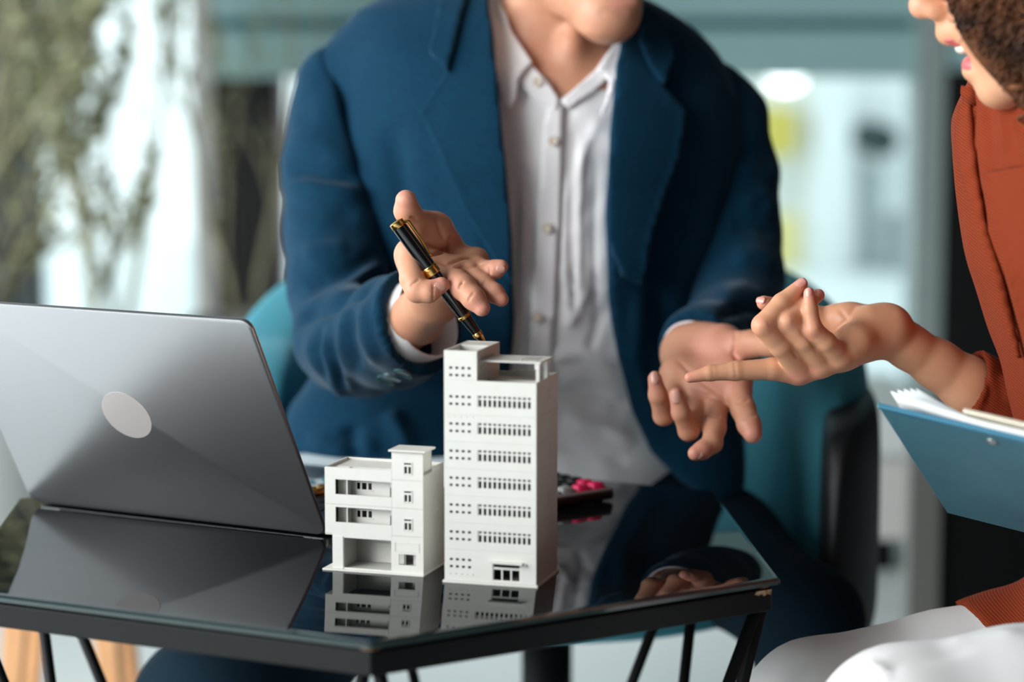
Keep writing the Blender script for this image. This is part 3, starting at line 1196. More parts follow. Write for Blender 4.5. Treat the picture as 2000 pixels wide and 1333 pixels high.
# upper storeys with balcony openings
for z0, z1, h0, h1 in ((0.0317, 0.0576, 0.0422, 0.0553), (0.0578, 0.0897, 0.0664, 0.0793)):
    wall_part('balcony_front', holed_wall(X0, XT - 0.0002, z0, z1, [(0.0030, XT - 0.0006, h0, h1)], 0, 0.0013), S_)
    MB().box(X0 + 0.0013, XT, 0.0013, 0.0100, z0 + 0.0002, z0 + 0.0015).build('balcony_floor', m_model, S_)
    bz = h0
    hs = [(0.0185, 0.0325, bz + 0.0103, bz + 0.0117), (0.0187, 0.0217, bz + 0.0033, bz + 0.0091), (0.0232, 0.0275, bz + 0.0033, bz + 0.0091), (0.0290, 0.0322, bz + 0.0033, bz + 0.0091),
          (0.0492, 0.0510, bz - 0.004, bz + 0.0060), (0.0526, 0.0540, bz - 0.004, bz + 0.0060)]
    wall_part('balcony_back', holed_wall(0.0013, XT, z0 + 0.0015, z1 - 0.0008, hs, 0.0105, 0.0115), S_)
    fr = MB()
    fr.box(0.0175, 0.0335, 0.0101, 0.0105, bz + 0.0094, bz + 0.0101)
    fr.box(0.0175, 0.0335, 0.0101, 0.0105, bz + 0.0020, bz + 0.0030)
    fr.box(0.0483, 0.0490, 0.0101, 0.0105, bz - 0.006, bz + 0.0070)
    fr.build('window_frame', m_model, S_)
    MB().box(0.0128, 0.0136, 0.0013, 0.0105, z0 + 0.0015, z1 - 0.0008).build('balcony_side', m_model, S_)
MB().box(X0, X0 + 0.0013, 0.0013, SD, 0.0317, 0.0897).build('side_wall', m_model, S_)
MB().box(SW - 0.0013, SW, 0.0012, SD, 0.0016, 0.0897).build('side_wall', m_model, S_)
MB().box(X0, SW - 0.0013, SD - 0.0013, SD, 0.0016, 0.0897).build('back_wall', m_model, S_)
MB().box(X0 + 0.0013, SW - 0.0013, 0.0013, SD - 0.0013, 0.0862, 0.0872).build('roof_deck', m_model, S_)
MB().box(X0, 0.0, 0.0, SD, 0.0310, 0.0322).build('overhang_floor', m_model, S_)
for i in range(9):
    MB().box(X0 + 0.002, XT - 0.002, 0.005 + 0.005 * i, 0.0088 + 0.005 * i, 0.0872, 0.0877).build('roof_plank', m_model, S_)
MB().box(0.0145, XT - 0.002, 0.0145, SD - 0.004, 0.0330, 0.0855).build('shade_core', m_shade, S_)  # added dark blocks painting the shade inside the house and stair tower
MB().box(XT + 0.002, SW - 0.004, 0.0040, 0.018, 0.0345, 0.1050).build('shade_core', m_shade, S_)
# stair tower sides and cap
MB().box(XT, XT + 0.0012, 0.0012, 0.0215, 0.0862, 0.1055).build('stair_side', m_model, S_)
MB().box(SW - 0.0012, SW, 0.0012, 0.0215, 0.0862, 0.1055).build('stair_side', m_model, S_)
MB().box(XT, SW, 0.0203, 0.0215, 0.0862, 0.1055).build('stair_back', m_model, S_)
MB().box(XT - 0.0020, SW + 0.0030, -0.0030, 0.0235, 0.1063, 0.1080).build('stair_cap', m_model, S_, bevel=0.0004)
MB().box(XT + 0.002, SW - 0.012, 0.001, 0.019, 0.1055, 0.1063).build('cap_rim', m_model, S_)
for zc in (0.0500, 0.0742):
    sw = MB()
    for y0, y1, z0, z1 in ((0.031, 0.032, zc, zc + 0.009), (0.037, 0.038, zc, zc + 0.009), (0.031, 0.038, zc + 0.009, zc + 0.0098), (0.031, 0.038, zc - 0.0008, zc), (0.0341, 0.0349, zc, zc + 0.0055), (0.032, 0.037, zc + 0.0055, zc + 0.0063)):
        sw.box(SW, SW + 0.0004, y0, y1, z0, z1)
    sw.build('side_window', m_model, S_)

# ================================================================== calculator
ca = math.radians(38.7)
cc = PZ(1203, 979)
calc = empty('calculator', (cc[0], cc[1], TZ), ca)          # local: x runs back along the near edge (negative), y into the table
tag(calc, 'desk calculator with black, grey and pink keys behind the tall model', 'calculator')
m_cbody = mat('black_calculator', srgb(14, 14, 15), 0.35)
m_ctop = mat('taupe_faceplate', srgb(120, 108, 102), 0.4)
rslab('body', -0.105, 0, 0, 0.15, 0.0025, 0.0105, 0.006, 0.0015, m_cbody, calc)
rslab('faceplate', -0.1045, -0.0005, 0.0005, 0.1495, 0.0100, 0.0128, 0.006, 0.001, m_ctop, calc)
m_kblack = mat('black_calc_key', srgb(22, 23, 26), 0.35)
m_kgrey = mat('grey_calc_key', srgb(150, 150, 150), 0.4)
m_kwhite = mat('pale_calc_key', srgb(214, 218, 220), 0.4)
m_kpink = mat('pink_calc_key', srgb(230, 30, 92), 0.4)
for r_ in range(5):
    for c_ in range(5):
        m = m_kblack
        if r_ == 0: m = (m_kpink, m_kpink, m_kgrey, m_kwhite, m_kwhite)[c_]
        if r_ == 1: m = (m_kpink, m_kblack, m_kblack, m_kblack, m_kgrey)[c_]
        x = -0.0235 - c_ * 0.0195
        rg = []
        for z, d in ((0.0126, 0.0), (0.0175, 0.0012), (0.0185, 0.0022)):
            rg.append([(px, py, z) for px, py in rrect(x + d, x + 0.0165 - d, 0.0065 + r_ * 0.0165 + d, 0.0200 + r_ * 0.0165 - d, 0.0025, 3)])
        auto_smooth(MB().rings(rg).build('key', m, calc), 50)
rslab('display', -0.095, -0.010, 0.105, 0.138, 0.0124, 0.0134, 0.003, 0.0002, mat('lcd_grey', srgb(150, 160, 150), 0.2), calc)
for x, y in ((-0.095, 0.012), (-0.012, 0.012), (-0.095, 0.138), (-0.012, 0.138)):
    MB().tube([(x, y, 0), (x, y, 0.003)], 0.004, 10).build('rubber_foot', m_cbody, calc)

# ================================================================== papers with a brass clip behind the low house
m_paper = mat('bluish_paper', srgb(226, 238, 242), 0.8)
m_chart = mat('teal_ink', srgb(80, 150, 164), 0.8)
for i, (x, y, rz, lab) in enumerate(((-0.010, 0.270, 0.16, 'top white document sheet between laptop and man, printed with teal bars'), (-0.018, 0.268, 0.10, 'white document sheet lying under the printed one behind the low model house'))):
    z = 0.0022 - i * 0.0014
    pp = empty('paper_sheet', (x, y, TZ + 0.0085), rz)
    pp.rotation_euler = (-0.058, 0, rz)
    tag(pp, lab, 'paper', 'documents on the table')
    nn, mm = 10, 14
    pv, pf = [], []
    for a in range(nn + 1):
        for b in range(mm + 1):
            px, py = -0.105 + 0.21 * a / nn, -0.135 + 0.27 * b / mm
            lift = 0.004 * max(0, (b / mm - 0.75) * 4) ** 2 + 0.001 * math.sin(a * 0.8 + i)
            pv.append((px, py, z * 0.5 + 0.0006 + (lift if i == 0 else 0)))
    for a in range(nn):
        for b in range(mm):
            q = a * (mm + 1) + b
            pf.append((q, q + mm + 1, q + mm + 2, q + 1))
    so_ = mk('sheet', pv, pf, m_paper, pp, True)
    sm = so_.modifiers.new('thickness', 'SOLIDIFY')
    sm.thickness = 0.0003
    if i == 0:
        for k, hh in enumerate((0.03, 0.05, 0.042, 0.065)):
            MB().box(-0.08 + k * 0.02, -0.068 + k * 0.02, -0.10, -0.10 + hh, 0.0030, 0.0032).build('chart_bar', m_chart, pp)
clp = PZ(624, 962, TZ + 0.017)
bc = empty('brass_clip', (clp[0], clp[1], TZ + 0.0155), 0.6)
tag(bc, 'brass paper clip with curled handles beside the laptop lid', 'clip')
m_brass = mat('brass', srgb(214, 164, 84), 0.25, metal=0.9)
MB().box(-0.018, 0.018, -0.005, 0.005, 0, 0.003).build('jaw', m_brass, bc, bevel=0.001)
for s in (-1, 1):
    MB().tube([(0.008 * s + 0.007 * math.cos(t), 0.003 * s + 0.007 * math.sin(t), 0.006) for t in np.linspace(0, 2 * PI, 20)], 0.0014, 8).build('handle', m_brass, bc, True)
# ================================================================== people: shared tools
m_skin_m = mat('tan_skin', srgb(206, 150, 120), 0.48, spec=0.35, sss=0.12, bump=(900, 0.14, 0.0006), vary=(45, srgb(194, 134, 106), 0.6), flush=srgb(216, 146, 128))
m_skin_w = mat('warm_skin', srgb(212, 156, 122), 0.45, spec=0.35, sss=0.12, bump=(1100, 0.12, 0.0004), vary=(40, srgb(202, 142, 108), 0.5), flush=srgb(224, 150, 126))
m_nail = mat('fingernail', srgb(214, 160, 142), 0.25, spec=0.5)


def cut_plane(S, p, n, k=0.002):
    p, n = V3(p), V3(n) / np.linalg.norm(n)
    ax = [(S.lo[i] + S.h * np.arange(S.n[i])).astype(np.float32) for i in range(3)]
    d = (ax[0][:, None, None] - p[0]) * n[0] + (ax[1][None, :, None] - p[1]) * n[1] + (ax[2][None, None, :] - p[2]) * n[2]
    S.f = np.maximum(S.f, d.astype(np.float32))


SDF.cut_plane = cut_plane


def bounds_px(pts, margin):
    P = np.array([PY(*p[:3]) for p in pts])
    return P.min(0) - margin, P.max(0) + margin


def set_flush(o, spots, name='flush', amount=1.0):
    me = o.data
    co = np.empty(len(me.vertices) * 3, dtype=np.float32)
    me.vertices.foreach_get('co', co)
    co = co.reshape(-1, 3)
    val = np.zeros(len(co), dtype=np.float32)
    for (u, v, Y, r) in spots:
        c, R = PX(u, v, Y, r)
        d = np.linalg.norm(co - c, axis=1)
        val = np.maximum(val, np.exp(-(d / (R + 1e-6)) ** 2))
    at = me.attributes.new(name, 'FLOAT', 'POINT')
    at.data.foreach_set('value', val * amount)


def bvh_of(V, Q):
    return BVHTree.FromPolygons([tuple(v) for v in V], [tuple(int(i) for i in q) for q in Q])


def nail(bvh, u, v, du, dv, wpx, lpx, parent, Ymid, material=None):
    """fingernail set on the skin at (u,v), growing towards (du,dv) as seen from the front"""
    cvec = Vector(CAM)
    hit = bvh.ray_cast(cvec, Vector(ray(u, v)).normalized())
    if hit[0] is None:
        return
    p, n = hit[0], hit[1]
    if n.dot(Vector(ray(u, v))) > 0: n = -n
    s = pxm(Ymid)
    d = Vector(PY(u + du, v + dv, p.y)) - Vector(PY(u, v, p.y))
    d = (d - n * d.dot(n)).normalized()
    w = n.cross(d).normalized()
    wl, ll = wpx * s, lpx * s
    vs, fs = [], []
    N1, N2 = 9, 9
    for i in range(N1):
        for j in range(N2):
            a, b = -1 + 2 * i / (N1 - 1), -1 + 2 * j / (N2 - 1)
            # squircle outline
            rr = max(abs(a), abs(b))
            if rr > 0:
                k = rr / (abs(a) ** 3.2 + abs(b) ** 3.2) ** (1 / 3.2)
                a, b = a * k, b * k
            cv = -0.45 * wl * a * a - 0.12 * ll * b * b + 0.0005
            vs.append(tuple(p + w * (wl * a) + d * (ll * b) + n * cv))
    for i in range(N1 - 1):
        for j in range(N2 - 1):
            q = i * N2 + j
            fs.append((q, q + 1, q + N2 + 1, q + N2))
    o = mk('fingernail', vs, fs, material or m_nail, parent, True)
    md = o.modifiers.new('thickness', 'SOLIDIFY')
    md.thickness = 0.0007
    md.offset = -1
    return o


# ================================================================== the man
m_jacket = mat('blue_wool', srgb(2, 52, 76), 0.85, spec=0.15, sheen=0.45, bump=(1400, 0.35, 0.0009), vary=(240, srgb(1, 40, 60), 0.7))
m_shirt = mat('white_cotton', srgb(247, 245, 247), 0.8, spec=0.2, bump=(900, 0.1, 0.0004))
m_trouser = mat('navy_trousers', srgb(14, 34, 46), 0.9, spec=0.15, bump=(900, 0.2, 0.0005))
m_button = mat('cream_button', srgb(224, 212, 196), 0.35)
m_jbutton = mat('dark_teal_button', srgb(60, 92, 98), 0.2)

# ---------------- skin: right hand (holding the pen)
RH = [
    # fingers: (u, v, Y, r px)
    dict(n='thumb', p=[(850, 455, 0.030, 34), (812, 440, 0.012, 29), (795, 412, 0.002, 25), (793, 392, -0.004, 21)]),
    dict(n='index', p=[(800, 500, 0.012, 27), (806, 545, -0.018, 25), (815, 567, -0.024, 24), (838, 570, -0.028, 21), (862, 557, -0.026, 16)]),
    dict(n='middle', p=[(882, 540, 0.000, 26), (905, 562, -0.020, 25), (925, 583, -0.030, 23), (941, 602, -0.034, 17)]),
    dict(n='ring', p=[(920, 535, 0.006, 23), (945, 556, -0.008, 20), (966, 573, -0.016, 19), (979, 585, -0.020, 15)]),
    dict(n='little', p=[(932, 522, 0.018, 21), (952, 528, 0.006, 18), (968, 526, 0.000, 18), (979, 521, -0.003, 14)]),
]
WR = [(846, 585, 0.075, 52), (815, 622, 0.115, 50), (760, 655, 0.19, 58), (700, 685, 0.28, 70)]
allp = [q for f in RH for q in f['p']] + WR[:3]
lo, hi = bounds_px(allp, 0.035)
S = SDF(lo, hi, 0.0014)
pchain(S, WR, 0.01)
# palm: pads from the wrist to each knuckle
pchain(S, [(846, 580, 0.070, 48), (812, 515, 0.020, 32), (802, 495, 0.010, 27)], 0.010)
pchain(S, [(850, 575, 0.070, 44), (875, 530, 0.014, 30)], 0.010)
pchain(S, [(860, 570, 0.070, 42), (905, 528, 0.020, 28)], 0.010)
pchain(S, [(868, 560, 0.070, 40), (925, 514, 0.030, 25)], 0.010)
pchain(S, [(802, 498, 0.012, 27), (845, 520, 0.014, 26), (885, 537, 0.008, 26), (925, 530, 0.014, 23)], 0.010)
pchain(S, [(858, 540, 0.060, 40), (868, 478, 0.046, 30), (850, 450, 0.034, 32), (826, 440, 0.020, 30)], 0.010)   # ball of the thumb
pchain(S, [(900, 510, 0.045, 30), (930, 508, 0.038, 24)], 0.010)
for f in RH:
    pchain(S, f['p'], 0.0035)
# creases
for line in ([(880, 462, 0.01), (868, 492, 0.004), (845, 502, 0.0)], [(905, 490, 0.02), (890, 512, 0.004), (868, 520, 0.0)], [(925, 500, 0.02), (912, 520, 0.0), (890, 528, -0.01)]):
    pass
V, Q = S.mesh(3)
V = fold(V, Q, [(l_, w_ * 0.75, h_ * 1.9) for l_, w_, h_ in [([(884, 458), (872, 490), (838, 500)], 4, -0.0016), ([(935, 500), (905, 505), (872, 517), (850, 512)], 3.5, -0.0012), ([(948, 515), (915, 522), (885, 522)], 3, -0.0009),
                ([(800, 424), (815, 428)], 3, -0.0008), ([(905, 548), (895, 566)], 3, -0.0009), ([(926, 570), (913, 590)], 2.5, -0.0007), ([(950, 548), (940, 560)], 2.5, -0.0006),
                ([(820, 545), (800, 560)], 3, -0.0007), ([(846, 552), (846, 590)], 2.5, -0.0006), ([(955, 518), (957, 540)], 2.5, -0.0007), ([(850, 420), (866, 470)], 6, -0.0008)]])
RHV, RHQ = V, Q
rh_bvh = bvh_of(V, Q)

# ---------------- skin: left hand (open palm)
LHF = [
    dict(p=[(1325, 752, 0.150, 24), (1300, 800, 0.112, 21), (1296, 812, 0.104, 20), (1285, 772, 0.092, 18), (1279, 740, 0.088, 14)]),
    dict(p=[(1362, 785, 0.135, 24), (1350, 828, 0.096, 21), (1345, 842, 0.088, 20), (1330, 806, 0.078, 18), (1321, 772, 0.074, 15)]),
    dict(p=[(1398, 790, 0.128, 25), (1396, 835, 0.090, 22), (1391, 866, 0.072, 20), (1372, 880, 0.064, 18), (1358, 886, 0.060, 15)]),
    dict(p=[(1440, 765, 0.128, 27), (1452, 800, 0.100, 24), (1463, 830, 0.084, 23), (1470, 848, 0.076, 19)]),
    dict(p=[(1425, 680, 0.170, 34), (1470, 672, 0.140, 27), (1505, 674, 0.118, 23), (1532, 682, 0.105, 19)]),
]
LWR = [(1345, 690, 0.225, 56), (1385, 672, 0.30, 58), (1430, 650, 0.36, 62)]
allp = [q for f in LHF for q in f['p']] + LWR[:2]
lo, hi = bounds_px(allp, 0.04)
S = SDF(lo, hi, 0.0016)
pchain(S, LWR, 0.01)
pchain(S, [(1352, 694, 0.215, 52), (1330, 735, 0.165, 38), (1328, 752, 0.150, 25)], 0.012)
pchain(S, [(1360, 694, 0.215, 54), (1362, 760, 0.145, 34), (1365, 785, 0.135, 26)], 0.012)
pchain(S, [(1375, 692, 0.210, 54), (1395, 760, 0.140, 36), (1400, 790, 0.128, 26)], 0.012)
pchain(S, [(1390, 690, 0.200, 52), (1430, 740, 0.140, 36), (1440, 765, 0.128, 28)], 0.012)
pchain(S, [(1380, 690, 0.210, 48), (1412, 680, 0.178, 42), (1430, 690, 0.165, 36)], 0.012)
for f in LHF:
    pchain(S, f['p'], 0.004)
V, Q = S.mesh(3)
V = fold(V, Q, [(l_, w_ * 0.8, h_ * 1.7) for l_, w_, h_ in [([(1436, 648), (1432, 690), (1445, 712)], 5, -0.0014), ([(1320, 700), (1360, 740), (1405, 770)], 5, -0.0009), ([(1350, 765), (1385, 775), (1425, 790)], 4, -0.0009),
                ([(1384, 812), (1410, 812)], 3.5, -0.0009), ([(1436, 790), (1464, 780)], 3.5, -0.0009), ([(1448, 820), (1478, 810)], 3, -0.0007)]])
LHV, LHQ = V, Q
lh_bvh = bvh_of(V, Q)

# ---------------- skin: head, neck and chest
hp = [(1125, -480, 0.42), (980, 300, 0.60), (1300, 300, 0.20)]
lo, hi = bounds_px(hp, 0.06)
S = SDF(lo, hi, 0.0028)
S.ell(PY(1120, -215, 0.425), (0.076, 0.096, 0.112), 0.02)
P = lambda u, v, Y: PY(u, v, Y)
S.cap(P(1150, -90, 0.385), P(1185, 18, 0.350), 0.058, 0.030, 0.03)
S.cap(P(1040, -70, 0.440), P(1178, 30, 0.352), 0.030, 0.024, 0.02)
S.cap(P(1225, -70, 0.40), P(1202, 28, 0.350), 0.026, 0.022, 0.02)
S.ell(P(1196, 38, 0.338), (0.021, 0.018, 0.017), 0.012)
S.ell(P(1214, 6, 0.330), (0.020, 0.009, 0.006), 0.006)
S.ell(P(1214, -12, 0.328), (0.021, 0.009, 0.006), 0.006)
S.cap(P(1200, -170, 0.345), P(1216, -60, 0.318), 0.010, 0.015, 0.012)
S.ell(P(1216, -45, 0.328), (0.019, 0.012, 0.010), 0.006)
S.ell(P(1008, -170, 0.45), (0.008, 0.02, 0.032), 0.006)
S.ell(P(1243, -170, 0.45), (0.008, 0.02, 0.032), 0.006)
for eu in (1150, 1236):
    S.ell(P(eu, -150, 0.330), (0.017, 0.016, 0.011), 0.012, True)
    S.cap(P(eu - 26, -178, 0.352), P(eu + 26, -178, 0.348), 0.008, 0.008, 0.012)
S.cap(P(1082, -60, 0.465), P(1088, 175, 0.485), 0.060, 0.064, 0.02)
S.cap(P(1020, 20, 0.440), P(1082, 190, 0.430), 0.018, 0.014, 0.02)
S.cap(P(1160, 20, 0.430), P(1108, 190, 0.425), 0.018, 0.014, 0.02)
S.ell(P(1118, 92, 0.408), (0.014, 0.014, 0.018), 0.015)
S.slab([(PY(1085, 120, 0.50), 0.12, 0.06), (PY(1080, 200, 0.485), 0.17, 0.085), (PY(1075, 300, 0.48), 0.17, 0.10)], (1, 0, 0), 0.03)
V, Q = S.mesh(2)
V = fold(V, Q, [([(1060, 10), (1110, 52), (1180, 72)], 7, 0.0012), ([(1165, 28), (1190, 20), (1228, 26)], 6, -0.0012), ([(1182, -4), (1214, -1), (1246, -4)], 3, -0.002)])
HDV, HDQ = V, Q

# ---------------- skin under the clothes: trunk, arms, legs
lo, hi = np.array([-0.45, -0.10, 0.0]), np.array([0.62, 0.85, 0.98])
S = SDF(lo, hi, 0.011)
S.slab([(PY(1080, 220, 0.50), 0.15, 0.07), (PY(1060, 450, 0.50), 0.15, 0.08), (PY(1050, 700, 0.52), 0.14, 0.085), (PY(1060, 900, 0.58), 0.15, 0.095)], (1, 0, 0), 0.02)
pchain(S, [(760, 190, 0.505, 60), (672, 230, 0.490, 58), (655, 330, 0.465, 58), (655, 450, 0.430, 56), (662, 560, 0.385, 54), (690, 655, 0.325, 54), (760, 655, 0.19, 50)], 0.01)
pchain(S, [(1340, 200, 0.515, 60), (1408, 240, 0.505, 52), (1428, 340, 0.495, 52), (1436, 450, 0.475, 50), (1442, 550, 0.435, 50), (1434, 620, 0.385, 50), (1375, 678, 0.28, 46)], 0.01)
MLEG_R = [(960, 960, 0.58, 120), (700, 1130, 0.36, 125), (425, 1400, 0.22, 165), (400, 1700, 0.30, 80), (395, 2050, 0.34, 55)]
MLEG_L = [(1200, 960, 0.58, 120), (1400, 1080, 0.46, 125), (1575, 1215, 0.34, 105), (1570, 1550, 0.42, 80), (1570, 1800, 0.46, 55)]
for L in (MLEG_R, MLEG_L):
    pchain(S, [(a, b, c_, d_ * 0.72) for a, b, c_, d_ in L], 0.02)
TRV, TRQ = S.mesh(1)
V, Q = join_vq([(HDV, HDQ), (RHV, RHQ), (LHV, LHQ), (TRV, TRQ)])
man = mk('person', V, Q, m_skin_m, None, True)
tag(man, 'seated person in blue jacket and white shirt, pen in one hand, other palm open', 'person')
set_flush(man, [(f['p'][-1][0], f['p'][-1][1], f['p'][-1][2], 26) for f in RH + LHF] + [(1410, 740, 0.14, 60), (1400, 690, 0.17, 60), (850, 450, 0.03, 34), (1214, 3, 0.32, 22)])
for a in ((860, 561, 1, -0.15, 10, 12, -0.02), (771, 396, -0.25, -1, 6, 14, 0.0), (978, 527, 1, 0.05, 9, 9, 0.0)):
    nail(rh_bvh, *a[:6], man, a[6])
for a in ((1279, 738, -0.05, -1, 9, 13, 0.09), (1321, 776, -0.1, -1, 10, 14, 0.08), (1370, 893, -1, 0.6, 8, 7, 0.06)):
    nail(lh_bvh, *a[:6], man, a[6])

set_flush(man, [(1196, 40, 0.338, 34), (1130, 15, 0.37, 30), (1080, -15, 0.40, 26), (1232, 20, 0.36, 30), (1214, -35, 0.32, 22), (1165, 0, 0.35, 26)], 'stubble', 0.5)
def ball(name, c, r, material, parent):
    bm = bmesh.new()
    bmesh.ops.create_uvsphere(bm, u_segments=20, v_segments=12, radius=r, matrix=Matrix.Translation(Vector(c)))
    for f in bm.faces: f.smooth = True
    me = bpy.data.meshes.new(name)
    bm.to_mesh(me)
    bm.free()
    me.materials.append(material)
    o = bpy.data.objects.new(name, me)
    COL.objects.link(o)
    o.parent = parent
    return o


m_eye = mat('eye_white', srgb(232, 226, 220), 0.2)
m_iris = mat('dark_iris', srgb(40, 26, 18), 0.15)
m_brow = mat('black_brow', srgb(26, 20, 17), 0.8)
for eu in (1150, 1236):
    e = ball('eye', PY(eu, -150, 0.3535), 0.0125, m_eye, man)
    ball('iris', PY(eu + 4, -146, 0.3438), 0.0045, m_iris, e)
    MB().tube([tuple(PY(eu - 34 + 17 * i, -180 - (6, 13, 15, 12, 4)[i], 0.3425)) for i in range(5)], [0.002, 0.0036, 0.004, 0.0034, 0.0018], 8).build('eyebrow', m_brow, man, True)
# hair (above the frame, kept short)
S = SDF(PY(1120, -215, 0.425) - 0.16, PY(1120, -215, 0.425) + 0.16, 0.004)
S.ell(PY(1112, -228, 0.432), (0.084, 0.104, 0.118), 0.01)
S.cap(PY(1190, -60, 0.30), PY(1175, -180, 0.30), 0.085, 0.075, 0.02, True)
V, Q = S.mesh(2)
mk('hair', V, Q, mat('black_hair', srgb(24, 20, 18), 0.6, bump=(300, 0.6, 0.004)), man, True)

# ---------------- shirt
def stn(u, v, Y, hw, d):
    return (PY(u, v, Y), hw * pxm(Y), d)


TORSO = [(1078, 40, 0.515, 150, 0.060), (1060, 115, 0.505, 330, 0.088), (1045, 190, 0.495, 372, 0.118), (1040, 320, 0.490, 372, 0.132), (1050, 480, 0.495, 362, 0.136), (1050, 650, 0.510, 350, 0.132), (1035, 800, 0.535, 372, 0.136), (1010, 920, 0.560, 400, 0.142)]
hp = [(600, -20, 0.45), (1500, 1000, 0.55)]
lo, hi = np.array([-0.16, 0.30, 0.40]), np.array([0.52, 0.72, 1.02])
S = SDF(lo, hi, 0.0042)
S.slab([stn(u, v, Y, hw * 0.86, d - 0.020) for u, v, Y, hw, d in TORSO], (1, 0, 0), 0.03)
NECKV = [(930, -120), (974, 0), (1000, 67), (1034, 120), (1068, 158), (1094, 196), (1128, 168), (1163, 135), (1186, 98), (1203, 60), (1240, -120)]
V0, Q0 = S.mesh(1)
shirt_bvh = bvh_of(V0, Q0)
S.carve_px(NECKV, 0.2, 0.52, 0.002)
V, Q = S.mesh(2)
V = fold(V, Q, [([(1108, 330), (1102, 480), (1112, 640)], 7, 0.0035), ([(1140, 260), (1128, 420), (1130, 600)], 8, 0.004), ([(1165, 300), (1160, 450), (1165, 640)], 7, -0.003),
                ([(1120, 250), (1115, 400), (1120, 620)], 6, -0.0035), ([(1025, 340), (1020, 480), (1022, 640)], 7, 0.003), ([(1008, 330), (1012, 560)], 7, -0.003),
                ([(1010, 300), (1050, 340)], 9, 0.002), ([(1170, 230), (1130, 320), (1110, 400)], 8, 0.003), ([(1060, 700), (1140, 690), (1200, 720)], 14, 0.004), ([(1090, 760), (1160, 770), (1225, 800)], 14, -0.004),
                ([(1100, 820), (1180, 830), (1240, 870)], 16, 0.006), ([(1095, 880), (1170, 890), (1230, 905)], 14, -0.004), ([(1110, 640), (1150, 560)], 10, 0.003), ([(1150, 690), (1180, 600)], 9, -0.003)])
V = crumple(V, Q, 0.0008, 0.05, 8)
shirt = mk('shirt', V, Q, m_shirt, man, True)
# placket, collar leaves, buttons
drape('placket', [(1072, 205), (1100, 205), (1098, 330), (1092, 470), (1082, 640), (1070, 900), (1018, 900), (1034, 640), (1046, 470), (1056, 330), (1062, 240)], [shirt_bvh], 0.0035, 0.002, m_shirt, shirt, 10)
neck_bvh = bvh_of(HDV, HDQ[(HDV[HDQ][:, :, 1] > 0.388).all(1)])
CL = [(938, -60), (968, -60), (978, 5), (1000, 62), (1040, 122), (1024, 138), (1013, 152), (1008, 192), (995, 216), (984, 205), (968, 150), (956, 80)]
CR = [(1218, 10), (1212, 66), (1188, 104), (1164, 136), (1178, 142), (1190, 158), (1184, 190), (1172, 228), (1186, 212), (1200, 170), (1210, 120), (1232, 40)]
drape('collar_leaf', CL, [shirt_bvh, neck_bvh], 0.012, 0.003, m_shirt, shirt, 6, roll=lambda u, v: 0.004 * max(0, min(1, (v - 100) / 90)))
drape('collar_leaf', CR, [shirt_bvh, neck_bvh], 0.014, 0.003, m_shirt, shirt, 6)
# collar band edges standing round the neck opening
drape('collar_stand', [(1000, 70), (1036, 124), (1072, 162), (1094, 198), (1086, 215), (1040, 190), (1012, 160)], [shirt_bvh], 0.006, 0.003, m_shirt, shirt, 6)
drape('collar_stand', [(1094, 198), (1128, 168), (1164, 136), (1188, 100), (1192, 150), (1160, 178), (1110, 212)], [shirt_bvh], 0.006, 0.003, m_shirt, shirt, 6)


def button(bvhs, u, v, r, material, parent, off=0.005, n=18, name='button'):
    d = Vector(ray(u, v)).normalized()
    best = None
    for b in bvhs:
        h = b.ray_cast(Vector(CAM), d)
        if h[0] is not None and (best is None or h[3] < best[3]): best = h
    if best is None: return
    nrm = best[1] if best[1].dot(d) < 0 else -best[1]
    p = best[0] - d * off
    a = nrm.orthogonal().normalized()
    b_ = nrm.cross(a)
    rg = []
    for rr, h in ((1.0, -0.001), (1.0, 0.0008), (0.85, 0.0014), (0.7, 0.0010), (0.2, 0.0008)):
        rg.append([tuple(p + (a * math.cos(2 * PI * j / n) + b_ * math.sin(2 * PI * j / n)) * r * rr + nrm * h) for j in range(n)])
    return auto_smooth(MB().rings(rg).build(name, material, parent), 50)


for u, v in ((1050, 160), (1080, 276), (1067, 446), (1047, 620), (1040, 780)):
    button([shirt_bvh], u, v, 0.0053, m_button, shirt, 0.0075)

# ---------------- jacket body
S = SDF(np.array([-0.20, 0.26, 0.38]), np.array([0.56, 0.76, 1.04]), 0.0044)
S.slab([stn(*q) for q in TORSO], (1, 0, 0), 0.035)
S.cap(PY(660, 158, 0.502), PY(800, 92, 0.505), 0.033, 0.045, 0.03)
# skirts of the jacket spreading over the lap
S.slab([stn(800, 800, 0.47, 190, 0.07), stn(740, 880, 0.44, 170, 0.06), stn(710, 960, 0.42, 160, 0.05)], (1, 0, 0), 0.04)
S.slab([stn(1300, 760, 0.50, 110, 0.08), stn(1330, 880, 0.48, 105, 0.06), stn(1350, 950, 0.46, 95, 0.05)], (1, 0, 0), 0.04)
V0, Q0 = S.mesh(1)
jack_bvh = bvh_of(V0, Q0)
OPEN = [(880, -120), (948, -10), (962, 80), (972, 170), (988, 330), (1000, 480), (1003, 620), (996, 760), (975, 900), (975, 1100), (1460, 1100), (1400, 985), (1330, 940), (1270, 880), (1232, 800), (1206, 700), (1190, 570), (1186, 430), (1192, 260), (1208, 120), (1222, 40), (1290, -120)]
S.carve_px(OPEN, 0.1, 0.60, 0.004)
V, Q = S.mesh(2)
V = fold(V, Q, [([(760, 240), (790, 400), (850, 520)], 26, -0.008), ([(880, 180), (900, 350), (950, 520)], 30, 0.004), ([(1380, 250), (1340, 420), (1280, 600)], 30, -0.006),
                ([(600, 860), (660, 880), (740, 870)], 20, 0.008), ([(680, 830), (700, 900)], 16, -0.010), ([(760, 800), (800, 880)], 18, 0.008), ([(1250, 560), (1240, 700), (1290, 850)], 18, 0.006), ([(1290, 560), (1300, 700)], 20, -0.006)])
